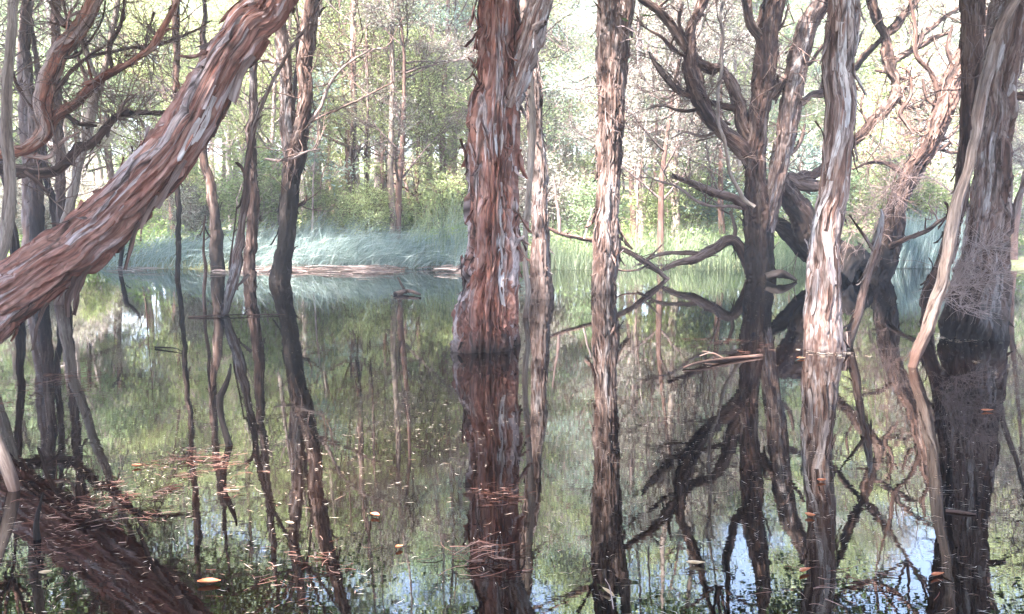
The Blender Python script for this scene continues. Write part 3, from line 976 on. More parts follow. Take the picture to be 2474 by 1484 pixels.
T.limb('side_stem', [(1238, 838, 30, 0.3), (1236, 720, 26, 0.3), (1233, 620, 20, 0.25), (1228, 560, 10, 0.2)], M_RED, na=40, ds=0.02, strips=10, flakes=30)
T.limb('broken_limb', [(1232, 120, 30, 0.3), (1240, 60, 34, 0.4), (1238, 0, 34, 0.4)], M_MIX, na=40, ds=0.02, strips=6, flakes=20, up=2.0)
T.crown(M_LSHADE, 36, 1.7, fuzz=10)
# --- grey trunk behind it
T = Tree('grey_paperbark', 'grey paperbark trunk with a dark foot, just right of the broad red trunk', 13.3,
         [(1312, 722, 50), (1308, 660, 42), (1305, 540, 37), (1303, 400, 40), (1292, 300, 44), (1284, 210, 46), (1270, 100, 46), (1266, 0, 44)],
         M_MIX, na=70, ds=0.02, strips=34, flakes=110, up=2.5, seed=303)
T.crown(M_LSHADE, 24, 1.6)
T = Tree('pale_sapling', 'thin pale stem between the broad red trunk and the grey trunk', 11.0,
         [(1270, 768, 18), (1276, 700, 17), (1268, 620, 18), (1276, 480, 17), (1284, 360, 18), (1284, 250, 16), (1278, 120, 14)], M_PALE, na=24, ds=0.03, strips=3, flakes=10, up=2.0, seed=311, rough=0.5)
T.crown(M_LSHADE, 9, 0.9)
# --- trunk right of centre
T = Tree('straight_paperbark', 'straight grey and brown paperbark trunk standing alone right of the middle', 14.1,
         [(1459, 712, 52), (1464, 600, 54), (1467, 480, 48), (1473, 360, 52), (1476, 240, 54), (1479, 120, 56), (1480, 0, 56)],
         M_MIX, na=80, ds=0.02, strips=60, flakes=180, up=2.5, seed=404, rough=1.2, lift=0.12)
T.limb('limb', [(1490, 250, 22, 0.1), (1500, 160, 32, 0.1), (1508, 80, 34), (1520, 0, 32)], M_WHITE, na=40, ds=0.025, strips=10, flakes=30, up=2.5)
T.crown(M_LSHADE, 24, 1.6)
# --- many-stemmed tree on the right
T = Tree('many_stemmed_paperbark', 'dark-footed paperbark splitting into two upright stems with crooked limbs to the left', 16.5,
         [(1841, 682, 58), (1837, 595, 56), (1834, 500, 60), (1826, 407, 48), (1831, 282, 45), (1844, 188, 47), (1853, 94, 44), (1869, 0, 42)],
         M_DARK, na=64, ds=0.024, strips=44, flakes=130, up=2.2, seed=505, rough=1.2)
T.limb('stem', [(1845, 560, 40), (1862, 489, 42), (1888, 388, 42), (1906, 282, 42), (1925, 175, 42), (1947, 75, 40), (1982, 0, 36)], M_MIX, na=50, ds=0.025, strips=24, flakes=70, up=2.0)
T.limb('limb', [(1866, 240, 20), (1890, 205, 24), (1915, 165, 22)], M_LIMB, strips=3, flakes=10)
T.limb('limb', [(1840, 100, 22), (1818, 70, 22), (1805, 35, 20), (1803, 0, 20)], M_LIMB, up=1.5, strips=3, flakes=10)
T.limb('limb', [(1822, 395, 36), (1790, 352, 36), (1743, 312, 34), (1701, 258, 36), (1678, 190, 34), (1671, 120, 26), (1673, 60, 22), (1701, 0, 20)], M_LIMB, na=32, strips=16, flakes=60, up=1.5)
T.limb('limb', [(1820, 335, 30), (1787, 260, 28), (1765, 195, 24), (1740, 165, 18), (1715, 165, 22), (1671, 132, 20), (1629, 72, 20), (1587, 24, 17), (1545, -5, 14)], M_LIMB, na=28, strips=10, flakes=40, up=1.2)
T.limb('branch', [(1665, 146, 12), (1640, 125, 12), (1599, 90, 11), (1558, 66, 9), (1536, 40, 6)], M_LIMB, na=12)
T.limb('branch', [(1775, 262, 14), (1735, 252, 14), (1689, 240, 13), (1641, 222, 12), (1610, 190, 11), (1588, 160, 9), (1569, 125, 5)], M_LIMB, na=14, flakes=12)
T.limb('branch', [(1808, 500, 24), (1765, 480, 22), (1710, 462, 18), (1671, 444, 14), (1623, 422, 7)], M_LIMB, na=20, flakes=30, strips=4)
T.limb('branch', [(1800, 502, 13), (1760, 498, 12), (1707, 495, 10), (1671, 478, 8), (1635, 449, 8), (1587, 435, 6), (1551, 412, 3)], M_TWIGPALE, na=10)
T.limb('branch', [(1823, 500, 9), (1795, 478, 9), (1765, 415, 8), (1748, 335, 8), (1735, 245, 7), (1742, 120, 6), (1750, 0, 5)], M_PALE, na=10, dY=-0.4, up=0.8)
T.limb('root', [(1850, 672, 18), (1880, 664, 14), (1905, 668, 9), (1925, 678, 5)], M_DARK, na=14, dY=-0.3)
T.limb('branch', [(1671, 120, 10), (1640, 60, 9), (1650, 10, 7)], M_LIMB, na=12, flakes=8)
T.limb('branch', [(1743, 312, 11), (1700, 330, 9), (1655, 320, 7), (1620, 335, 4)], M_LIMB, na=12, flakes=8)
T.limb('branch', [(1888, 388, 11), (1930, 350, 9), (1945, 300, 5)], M_LIMB, na=12, flakes=8)
T.limb('branch', [(1925, 175, 11), (1960, 150, 9), (1985, 110, 6)], M_LIMB, na=12, flakes=8)
T.limb('branch', [(1853, 94, 11), (1890, 60, 9), (1905, 10, 6)], M_LIMB, na=12, flakes=8)
T.limb('branch', [(1701, 258, 10), (1650, 270, 8), (1600, 255, 6), (1560, 265, 3)], M_LIMB, na=12, flakes=8)
T.limb('branch', [(1830, 282, 11), (1860, 235, 9), (1880, 180, 6)], M_LIMB, na=12, flakes=8)
st = [P(1640 + 40 * k, 200 + 30 * k % 90, 16.6) for k in range(4)] + [P(1560, 130, 16.5), P(1600, 170, 16.6), P(1690, 240, 16.6), P(1551, 60, 16.5), P(1640, 225, 16.5)]
T.twigs(st, 110, 1.2, M_LIMB, 0.9, (-0.5, 0.2, 0.1), 0.008)
T.crown(M_LSHADE, 34, 1.7, fuzz=170)
# arching low bough beside it
T = Tree('arching_bough', 'crooked brown bough arching low over the water left of the many-stemmed tree', 16.9,
         [(1815, 650, 24), (1800, 620, 22), (1785, 594, 22), (1765, 580, 20), (1725, 600, 20), (1680, 624, 17), (1640, 634, 12), (1600, 652, 7)], M_LIMB, 'bough', na=24, ds=0.03, strips=6, flakes=40, up=0, seed=540)
T.limb('branch', [(1700, 615, 12), (1650, 612, 11), (1593, 615, 9), (1540, 640, 5)], na=12, flakes=8)
T.limb('branch', [(1772, 580, 14), (1778, 550, 13), (1765, 510, 8)], na=12)
T.twigs([P(1640, 630, 16.9), P(1600, 640, 16.9), P(1720, 600, 16.9)], 22, 0.9, M_TWIG, 0.8, (-0.7, 0, 0.05), 0.006)
# fallen branch behind the straight trunk
T = Tree('fallen_branch', 'fallen branch dipping into the water behind the straight trunk, tip to the left', 15.8,
         [(1610, 670, 14, 1.0), (1590, 652, 17, 0.9), (1551, 627, 17, 0.6), (1491, 594, 16, 0.4), (1425, 579, 13, 0.2), (1359, 564, 10), (1318, 549, 5)], M_LIMB, 'branch', na=18, ds=0.03, strips=4, flakes=24, up=0, seed=560)
T.limb('side_branch', [(1352, 562, 8), (1350, 530, 8), (1342, 480, 7), (1337, 426, 4)], M_TWIGPALE, na=8)
T.limb('side_branch', [(1412, 577, 5), (1420, 545, 5), (1432, 505, 3)], M_TWIGPALE, na=8)
T.limb('side_branch', [(1565, 640, 7, 0.6), (1545, 650, 6, 0.4), (1510, 655, 5, 0.2), (1485, 650, 3)], na=8)
T.limb('side_branch', [(1555, 632, 6, 0.6), (1580, 610, 5, 0.6), (1600, 590, 3, 0.6)], na=8)
T.twigs([P(1500, 650, 16.2), P(1540, 640, 16.3), P(1342, 470, 15.8)], 16, 0.7, M_TWIG, 0.8, (-0.3, 0, 0.2), 0.005)
# --- white trunk
T = Tree('white_paperbark', 'pale whitish paperbark trunk standing in front of the black curved tree', 8.5,
         [(1988, 852, 104), (1988, 770, 88), (1991, 658, 74), (1996, 564, 68), (2010, 470, 68), (2022, 376, 62), (2028, 251, 64), (2030, 125, 68), (2040, 0, 62)],
         M_WHITE, na=110, ds=0.015, strips=50, flakes=130, up=2.6, seed=606, rough=0.75, lift=0.06, slen=(0.12, 0.4), swid=(0.012, 0.04))
T.limb('bough', None, cr=([(3.2, 8.5, 4.3), (2.9, 7.7, 5.4), (2.5, 6.9, 6.4), (2.3, 6.2, 7.2)], [0.10, 0.08, 0.06, 0.04]), up=0.8)  # out-of-view bough added to shade the broad pale trunk
T.crown(M_LSHADE, 44, 1.5, nleaf=110)
for px, py, sd_, L, Wd in [(2000, 440, -0.3, 0.5, 0.09), (2012, 300, 0.2, 0.5, 0.08), (1990, 560, 0.1, 0.5, 0.10), (2025, 150, 0.3, 0.6, 0.08), (2035, 60, 0.0, 0.5, 0.09), (1985, 650, -0.4, 0.4, 0.07)]:
    T.patch(T.lb, px, py, sd_, L, Wd, M_PEEL, 0.02, -1, 0, 'smooth white sheet of bark')
# --- black curved tree
T = Tree('curved_black_paperbark', 'black-footed curved paperbark leaning right with heavy twisted limbs, behind the whitish trunk', 16.6,
         [(2122, 684, 62), (2138, 630, 64), (2150, 580, 60), (2165, 510, 52), (2195, 430, 46), (2245, 352, 44), (2278, 263, 50), (2310, 175, 44), (2360, 90, 40), (2420, 0, 38)],
         M_DARK, na=64, ds=0.024, strips=40, flakes=150, up=2.0, seed=707, rough=1.3, lift=0.08, hang=0.3)
T.limb('limb', [(2085, 690, 62), (2062, 655, 66), (2010, 605, 64), (1950, 560, 62), (1915, 490, 50), (1885, 430, 34), (1870, 400, 22)], M_DARK, na=44, strips=14, flakes=60, dY=0.5)
T.limb('limb', [(2010, 650, 40), (1957, 610, 44), (1905, 560, 36), (1868, 530, 26)], M_DARK, na=36, strips=4, flakes=20, dY=0.8)
T.limb('limb', [(1900, 430, 26), (1940, 442, 26), (1990, 452, 24)], M_LIMB, strips=4, flakes=16, dY=0.6)
T.limb('limb', [(1905, 450, 26, -0.4), (1965, 425, 25, -0.2), (2040, 372, 24), (2062, 347, 24), (2101, 307, 24), (2145, 260, 26), (2165, 235, 30), (2150, 165, 28), (2140, 94, 28), (2115, 35, 26), (2105, -10, 24)], M_LIMB, na=30, strips=14, flakes=50, dY=1.0, up=1.2)
T.limb('limb', [(1912, 262, 20, -1.2), (1955, 233, 20, -0.8), (2000, 214, 20, -0.4), (2050, 180, 20), (2095, 130, 18), (2155, 70, 17), (2207, 12, 12)], M_LIMB, na=18, flakes=16, dY=1.1, up=0.8)
T.limb('branch', [(2150, 152, 14), (2205, 120, 14), (2265, 55, 12), (2325, 15, 8)], M_LIMB, na=14, flakes=12, dY=1.0)
T.limb('branch', [(2215, 116, 10), (2255, 95, 9), (2290, 80, 5)], M_LIMB, na=10, dY=1.0)
T.limb('branch', [(2205, 320, 11), (2192, 300, 11), (2176, 272, 10), (2200, 232, 10), (2198, 178, 8), (2171, 160, 4)], M_DARK, na=10)
T.limb('branch', [(2272, 255, 12), (2265, 225, 11), (2250, 175, 10), (2214, 132, 10), (2210, 69, 9), (2198, 0, 7)], M_DARK, na=10, up=0.8)
T.limb('branch', [(2250, 352, 14), (2270, 340, 13), (2300, 320, 10), (2330, 290, 5)], M_LIMB, na=10)
T.limb('branch', [(2235, 365, 14), (2270, 358, 12), (2300, 340, 11)], M_LIMB, na=10)
T.limb('branch', [(2150, 596, 13, -1.0), (2182, 580, 12, -1.4), (2239, 558, 11, -1.6), (2280, 530, 7, -1.8)], M_LIMB, na=12, flakes=10)
T.limb('branch', [(2165, 240, 20), (2185, 215, 12), (2200, 200, 5)], M_LIMB, na=10, dY=1)
T.limb('root', [(2030, 675, 40, -0.6), (2050, 640, 46, -0.4), (2075, 620, 40, -0.2), (2100, 640, 30)], M_DARK, na=30, strips=5, flakes=30)
T.limb('branch', [(2195, 430, 13), (2150, 400, 10), (2100, 395, 7), (2060, 410, 4)], M_LIMB, na=12, flakes=8)
T.limb('branch', [(2278, 263, 13), (2240, 240, 10), (2230, 190, 6)], M_LIMB, na=12, flakes=8)
T.limb('branch', [(2245, 352, 13), (2300, 370, 10), (2340, 360, 6)], M_LIMB, na=12, flakes=8)
T.limb('branch', [(2101, 307, 10, 1.0), (2080, 260, 9, 1.0), (2090, 215, 5, 1.0)], M_LIMB, na=12, flakes=8)
T.limb('branch', [(2163, 238, 11, 1.0), (2200, 260, 9, 1.0), (2240, 250, 5, 1.0)], M_LIMB, na=12, flakes=8)
T.limb('branch', [(2145, 157, 10, 1.0), (2180, 190, 8, 1.0), (2215, 185, 4, 1.0)], M_LIMB, na=12, flakes=8)
T.limb('branch', [(2310, 175, 11), (2290, 120, 9), (2300, 60, 6)], M_LIMB, na=12, flakes=8)
st = [P(x, y, 16.0) for x, y in [(2140, 470), (2170, 480), (2200, 430), (2130, 520), (2150, 450), (2060, 560), (2090, 520), (2110, 560)]]
T.twigs(st, 150, 0.75, M_TWIGPALE, 0.9, (-0.3, -0.2, 0.1), 0.0055)
st = [P(x, y, 17.2) for x, y in [(2230, 330), (2260, 300), (2200, 370), (2100, 400), (2300, 220), (2050, 250)]]
T.twigs(st, 120, 1.1, M_LIMB, 0.9, (-0.3, 0.2, 0.1), 0.008)
T.crown(M_LSHADE, 34, 1.8, fuzz=170)
# --- big trunk at the right edge, with its dark neighbour
T = Tree('broad_pale_paperbark', 'broad pale paperbark trunk at the right with a wide black foot in the water', 9.4,
         [(2340, 815, 142), (2344, 770, 136), (2352, 715, 126), (2364, 627, 112), (2376, 501, 88), (2389, 407, 76), (2401, 313, 68), (2414, 219, 70), (2428, 120, 74), (2442, 0, 72)],
         M_FOOT, na=120, ds=0.015, strips=50, flakes=200, up=2.4, seed=808, rough=1.4, lift=0.05, slen=(0.12, 0.4), swid=(0.012, 0.045))
T.limb('limb', [(2425, 190, 46, 0.1), (2445, 120, 44, 0.1), (2470, 40, 44), (2500, -60, 40)], M_WHITE, na=50, ds=0.02, strips=12, flakes=30, up=1.6)
T.limb('branch', [(2425, 222, 16), (2450, 232, 17), (2500, 236, 16)], M_LIMB, na=14, flakes=8)
st = [P(x, y, 9.0) for x, y in [(2330, 640), (2350, 690), (2300, 700), (2380, 600), (2400, 660), (2320, 740)]]
T.twigs(st, 130, 0.55, M_TWIGPALE, 0.8, (0.4, -0.5, 0.15), 0.0032)
T.twigs([P(x, y, 8.9) for x, y in [(2270, 720), (2290, 690), (2300, 650)]], 40, 0.7, M_TWIGPALE, 0.5, (0.9, -0.2, 0.3), 0.0032)
T.crown(M_LSHADE, 24, 1.6)
T = Tree('dark_paperbark', 'dark brown paperbark trunk directly left of the broad pale trunk', 10.6,
         [(2236, 772, 30), (2250, 720, 36), (2282, 627, 36), (2305, 540, 36), (2318, 470, 36), (2328, 400, 38), (2336, 313, 44), (2345, 219, 50), (2349, 125, 55), (2352, 0, 55)],
         M_LIMB, na=70, ds=0.02, strips=30, flakes=120, up=2.4, seed=828, rough=1.1)
T.crown(M_LSHADE, 20, 1.5)
# --- leaning pole
T = Tree('leaning_dead_tree', 'smooth pale leaning stem crossing in front of the broad pale trunk, its foot broken', 7.6,
         [(2204, 893, 24), (2215, 858, 29), (2232, 815, 30), (2264, 708, 29), (2295, 564, 27), (2333, 426, 25), (2364, 282, 24), (2395, 135, 26), (2432, 45, 26), (2475, -50, 25)],
         M_POLE, na=48, ds=0.02, strips=6, flakes=30, up=2.0, seed=909, rough=0.7, lift=0.03)
T.crown(M_LSHADE, 12, 1.2)
T = Tree('crooked_stick', 'crooked grey-brown stick rising from the foot of the whitish trunk', 8.8,
         [(2048, 830, 26), (2062, 790, 24), (2080, 745, 22), (2094, 664, 20), (2112, 612, 20), (2124, 580, 17), (2133, 530, 12), (2130, 505, 6)], M_MIX, 'stick', na=24, ds=0.02, strips=3, flakes=20, up=0, seed=919, rough=0.8)
T.limb('branch', [(2112, 610, 10), (2095, 580, 9), (2070, 545, 7), (2052, 520, 4)], na=10)
T = Tree('edge_sapling', 'thin brown leaning sapling at the right edge behind the broad pale trunk', 11.5,
         [(2404, 762, 14), (2412, 660, 15), (2428, 595, 15), (2452, 501, 15), (2478, 435, 14), (2510, 370, 12)], M_MIX, na=14, ds=0.03, strips=2, flakes=8, up=2, seed=929, rough=0.6)
T.crown(M_LSHADE, 9, 0.9)
# --- left of centre: dark two-stemmed tree
T = Tree('two_stemmed_paperbark', 'dark brown paperbark splitting into two upright stems, left of the middle', 16.1,
         [(677, 686, 52), (684, 620, 46), (690, 570, 46), (698, 450, 48), (710, 375, 56), (725, 310, 40), (735, 255, 36), (737, 150, 36), (742, 90, 38), (756, 0, 38)],
         M_DARKTREE, na=64, ds=0.024, strips=44, flakes=140, up=2.3, seed=1001, rough=1.15)
T.limb('stem', [(705, 380, 30), (696, 320, 32), (691, 250, 31), (688, 180, 32), (680, 90, 32), (672, 0, 30)], M_MIX, na=44, ds=0.025, strips=18, flakes=50, up=2.2)
T.limb('branch', [(745, 300, 9), (797, 204, 8), (863, 138, 6), (941, 117, 4)], M_TWIGPALE, na=8)
T.limb('branch', [(742, 300, 8), (770, 285, 7), (833, 258, 6), (893, 228, 5), (953, 198, 3)], M_LIMB, na=8)
T.limb('branch', [(640, 384, 4, -0.6), (672, 388, 7, -0.5), (705, 384, 7, -0.5), (740, 368, 6, -0.4), (775, 360, 4, -0.3)], M_TWIGPALE, na=8)
T.limb('branch', [(712, 500, 9), (735, 490, 8), (742, 470, 4)], M_LIMB, na=8)
T.limb('branch', [(715, 310, 12, 0.2), (712, 220, 12, 0.2), (716, 150, 11, 0.2), (720, 80, 10, 0.2)], M_DARK, na=12, up=1)
T.twigs([P(x, y, 16.2) for x, y in [(760, 290), (800, 200), (870, 140), (900, 225), (760, 120), (840, 160)]], 70, 1.1, M_TWIG, 0.9, (0.4, 0.1, 0.3), 0.005)
T.crown(M_LSHADE, 26, 1.6, fuzz=110)
# --- thin pair
T = Tree('thin_paperbark', 'thin straight reddish paperbark trunk beside the leaning grey stick', 16.4,
         [(604, 680, 32), (606, 620, 28), (611, 547, 26), (613, 437, 26), (607, 328, 24), (611, 219, 21), (615, 109, 20), (618, 0, 18)],
         M_MIX, na=40, ds=0.025, strips=30, flakes=70, up=2.2, seed=1101, lift=0.07)
T.crown(M_LSHADE, 16, 1.3)
T = Tree('leaning_stick', 'slim grey paperbark stem leaning right, its foot bent at the water', 11.3,
         [(547, 758, 18), (556, 705, 22), (563, 667, 26), (578, 590, 20), (590, 490, 17), (600, 400, 15), (612, 310, 14), (632, 255, 11), (667, 180, 9), (716, 98, 7)],
         M_GREY, na=26, ds=0.025, strips=14, flakes=40, up=1.0, seed=1111, rough=0.9)
T.limb('branch', [(560, 680, 6), (556, 640, 5), (566, 560, 4), (572, 500, 3)], M_LIMB, na=8)
# --- left tangle
T = Tree('pale_barked_tree', 'pale smooth trunk standing at the left edge behind the leaning trunk', 8.0,
         [(-45, 880, 36), (-25, 760, 34), (-8, 640, 32), (12, 574, 30), (26, 437, 27), (16, 273, 25), (25, 109, 23), (34, 0, 22)], M_PALE, na=44, ds=0.02, strips=6, flakes=20, up=2.2, seed=1201, rough=0.5, lift=0.02)
T.crown(M_LSHADE, 26, 1.6)
T = Tree('curved_sapling', 'smooth pale curved stem rising behind the leaning trunk', 12.5,
         [(148, 740, 26), (150, 660, 24), (155, 560, 20), (166, 515, 19), (180, 448, 18), (197, 372, 18), (217, 306, 17), (226, 246, 18), (240, 208, 15), (257, 150, 12), (272, 70, 11), (284, 0, 10)], M_PALE, na=30, ds=0.025, strips=3, flakes=12, up=1.5, seed=1211, rough=0.5)
T.limb('stem', [(228, 250, 11), (218, 215, 11), (206, 186, 10), (175, 98, 9), (152, 0, 8)], M_LIMB, na=10, up=1)
T.limb('branch', [(241, 208, 12), (222, 160, 13), (206, 100, 13), (213, 0, 12)], na=12, up=1, dY=0.3)
T.twigs([P(x, y, 12.6) for x, y in [(260, 140), (270, 80), (175, 98), (213, 30)]], 40, 0.8, M_TWIG, 0.9, (0.2, 0.1, 0.4), 0.004)
T.crown(M_LSHADE, 26, 1.7)
T = Tree('reddish_sprawling_paperbark', 'reddish sprawling paperbark reaching in from the left edge with crooked limbs', 10.5,
         [(-260, 800, 60), (-190, 600, 54), (-120, 440, 44), (-40, 385, 30), (0, 377, 26), (60, 362, 24), (95, 335, 28), (110, 300, 32), (108, 232, 36), (137, 140, 32), (180, 82, 30), (222, 15, 26)],
         M_BRED, na=48, ds=0.025, strips=36, flakes=120, up=1.6, seed=1301, rough=1.1, hang=0.4)
T.limb('limb', [(70, 360, 22), (110, 320, 24), (153, 273, 26), (219, 219, 22), (273, 175, 18), (350, 126, 15), (388, 82, 13), (428, 5, 8)], na=24, strips=14, flakes=50, hang=0.5, up=0.8)
T.limb('limb', [(-100, 430, 26), (0, 412, 20), (55, 415, 20), (126, 418, 18), (160, 395, 18), (190, 362, 16), (230, 339, 16), (284, 284, 13), (328, 273, 9), (426, 272, 5)], M_LIMB, na=22, strips=12, flakes=40, hang=0.5, dY=0.3)
T.limb('branch', [(125, 235, 16), (165, 180, 14), (215, 135, 11), (250, 115, 6)], M_LIMB, na=12, flakes=10)
T.limb('branch', [(215, 137, 8), (300, 118, 8), (394, 104, 7), (455, 82, 7), (514, 48, 4)], M_LIMB, na=8, dY=0.5)
T.limb('branch', [(60, 375, 12), (115, 380, 12), (140, 350, 10), (190, 318, 5)], na=12, flakes=20, hang=0.5)
T.limb('branch', [(109, 301, 13), (70, 250, 11), (40, 200, 9), (20, 140, 5)], M_LIMB, na=12, flakes=8)
T.limb('branch', [(153, 273, 10), (190, 300, 9), (235, 305, 5)], M_LIMB, na=12, flakes=8)
T.limb('branch', [(273, 175, 10), (265, 120, 9), (290, 60, 7), (300, 0, 5)], M_LIMB, na=12, flakes=8)
T.limb('branch', [(350, 126, 9), (355, 80, 8), (372, 30, 6)], M_LIMB, na=12, flakes=8)
T.limb('branch', [(180, 82, 13), (150, 50, 10), (120, 5, 8)], M_LIMB, na=12, flakes=8)
T.limb('branch', [(60, 415, 11), (90, 440, 9), (120, 470, 5)], M_LIMB, na=12, flakes=8)
T.limb('branch', [(284, 284, 8), (300, 250, 7), (330, 225, 4)], M_LIMB, na=12, flakes=8)
T.limb('branch', [(137, 140, 12), (190, 130, 10), (240, 60, 7), (255, 0, 5)], M_LIMB, na=12, flakes=8)
T.twigs([P(x, y, 10.7) for x, y in [(150, 270), (219, 215), (300, 160), (380, 90), (120, 200), (350, 126), (180, 90), (284, 284), (330, 273)]], 170, 0.8, M_LIMB, 0.9, (0.3, 0.2, 0.4), 0.006)
T.crown(M_LSHADE, 26, 1.5, fuzz=170)


def simple(name, label, Y, pts, mat, seed, up=2.2, cr=14, na=26, strips=8, flakes=30, cat='tree', **kw):
    t = Tree(name, label, Y, pts, mat, cat, na=na, ds=0.03, strips=strips, flakes=flakes, up=up, seed=seed, **kw)
    if cr: t.crown(M_LSHADE, cr, 1.4)
    return t


simple('dark_barked_tree', 'short dark trunk seen under the reddish limbs at the far left', 18.5, [(87, 668, 36), (87, 560, 34), (90, 470, 30), (85, 380, 26), (75, 250, 24), (62, 120, 22), (66, 0, 20)], M_DARK, 1401)
simple('dark_barked_tree', 'thin dark trunk leaning left, second from the left edge behind the leaning trunk', 18.8, [(142, 664, 18), (136, 560, 16), (122, 470, 15), (105, 380, 14), (100, 250, 13)], M_DARK, 1411, up=3, cr=8)
simple('white_barked_tree', 'white sunlit trunk among the branches at the top left', 19.2, [(70, 660, 26), (66, 500, 24), (63, 300, 22), (56, 120, 22), (68, 0, 24)], M_BGPALE, 1421)
simple('dark_barked_tree', 'reddish dark trunk at the upper left behind the crooked limbs', 17.5, [(150, 672, 26), (148, 500, 24), (140, 300, 22), (134, 66, 22), (137, 0, 22)], M_DARK, 1431)
simple('dark_barked_tree', 'narrow red-black trunk hanging in view left of the leaning trunk top', 17.0, [(428, 675, 15), (432, 500, 14), (428, 300, 15), (424, 164, 17), (428, 50, 17), (425, 0, 16)], M_DARKTREE, 1441)
simple('brown_barked_tree', 'brown trunk with a dark foot standing among the sedge beyond the leaning trunk', 19.0, [(527, 655, 34), (524, 574, 30), (514, 465, 24), (494, 383, 20), (485, 250, 18), (490, 100, 17)], M_DARK, 1451)
simple('dark_barked_tree', 'short dark stump-like trunk at the left edge behind the leaning trunk', 14.0, [(28, 710, 30), (36, 600, 26), (30, 540, 22), (10, 420, 20), (-10, 300, 18)], M_DARK, 1461)
simple('snag', 'small dark snag leaning in the shallows before the sedge', 19.0, [(290, 662, 9), (294, 600, 10), (300, 575, 10), (322, 550, 6), (328, 535, 3)], M_DARK, 1471, up=0, cr=0, na=10, strips=0, flakes=4, cat='snag')
simple('snag', 'thin bent twig standing in the water left of the leaning grey stick', 11.6, [(495, 756, 8), (492, 700, 7), (497, 650, 7), (492, 600, 5), (496, 520, 3)], M_LIMB, 1481, up=0, cr=0, na=10, strips=0, flakes=4, cat='snag')
for i, (px, w, ys_) in enumerate([(946, 13, 0), (852, 16, 1), (772, 9, 2), (1040, 14, 3), (886, 8, 1), (1632, 22, 0), (1685, 24, 2), (1545, 14, 3), (700, 10, 2), (1100, 12, 4), (1585, 8, 2)]):
    lab = ['tall straight pale pole tree standing alone behind the sedge', 'dark-barked thin tree behind the sedge, left of the tall pale pole tree', 'very thin pale sapling trunk next to the two-stemmed dark tree',
           'grey straight trunk just left of the broad red trunk, behind the reeds', 'spindly stem right beside the tall pale pole tree', 'pale grey double trunk seen between the straight trunk and the crooked limbs',
           'bluish grey trunk below the crooked limbs of the many-stemmed tree', 'pinkish thin trunk right of the straight trunk', 'pale thin trunk directly behind the dark two-stemmed tree',
           'light trunk behind the upper left edge of the broad red trunk', 'slight pale stem among mauve twigs right of the straight trunk'][i]
    Yb = 22.0 + ys_
    yb = CY - 0  # foot on the bank
    x0 = (px - CX) / F * Yb
    z0 = float(ground_z(np.array(x0), np.array(Yb)))
    t = Tree('pole_tree', lab, Yb, [(px, 640, w * 1.2), (px + 2, 520, w), (px - 3, 400, w), (px + 3, 250, w * 0.9), (px, 100, w * 0.85), (px + 4, -20, w * 0.8)], M_PALE if i % 3 != 1 else M_DARK, na=14, ds=0.06, strips=0, flakes=10, up=3.5, seed=1500 + i, rough=0.6)
    t.crown(M_LYEL if i % 2 else M_LTEAL, 12, 1.1, 60, fuzz=20)

# --- unseen paperbarks added round and behind the camera so their crowns shade the near pond
for i, (x, y, sc, vi) in enumerate([(-7.5, -1.5, 0.95, 0), (-3.2, -3.0, 1.05, 1), (1.6, -2.2, 0.95, 0), (6.2, -1.0, 1.0, 1), (-9.5, 4.5, 1.0, 1), (-10.5, 9.5, 0.95, 0), (9.5, 3.5, 0.95, 0), (-5.5, -7.5, 1.1, 0), (3.0, -7.0, 1.05, 1), (-13, 1, 1.05, 0), (10.5, 8.5, 1.0, 1), (-1.0, 0.6, 0.9, 0), (4.5, 2.0, 0.9, 1), (-6.0, 2.5, 0.9, 1), (-14.5, 6, 1.05, 0), (7.5, -5, 1.05, 0), (-7.3, 5.6, 0.9, 0), (-9.0, 7.2, 0.95, 1), (-12.5, 12.5, 1.0, 0), (-12.0, 15.5, 0.95, 1), (2.2, 0.2, 0.9, 1)]):
    bg_plant('shade', vi, x, y, sc, i * 1.3, 'shade', M_BGDARK, 'added_shade_paperbark', 'tall unseen paperbark added around the camera to shade the near pond', 'tree', 'unseen paperbarks added for shade')

# ------------------------------------------------------------------ close things standing in or floating on the water
simple('pale_stick', 'pale dead stick leaning out of the water at the lower left edge', 4.25, [(42, 1212, 22), (30, 1165, 28), (8, 1105, 28), (-25, 1030, 26), (-70, 930, 22), (-110, 820, 16)], M_PALE, 1601, up=0, cr=0, na=24, strips=2, flakes=10, cat='stick', rough=0.4, lift=0.015)
simple('snag', 'black snag stub poking up at the lower left corner', 3.6, [(98, 1336, 22), (90, 1300, 20), (88, 1262, 15), (95, 1225, 10), (104, 1190, 6)], M_DARKTREE, 1611, up=0, cr=0, na=14, strips=0, flakes=6, cat='snag', rough=0.6, lift=0.01, slen=(0.03, 0.06), swid=(0.01, 0.02))
simple('snag', 'bent dark snag standing in the water at the lower left', 5.06, [(556, 1090, 16), (548, 1060, 15), (534, 1010, 14), (530, 965, 17), (544, 935, 14), (555, 905, 9), (558, 880, 4)], M_DARK, 1621, up=0, cr=0, na=16, strips=0, flakes=8, cat='snag', rough=0.6, lift=0.012, slen=(0.03, 0.08), swid=(0.01, 0.02))


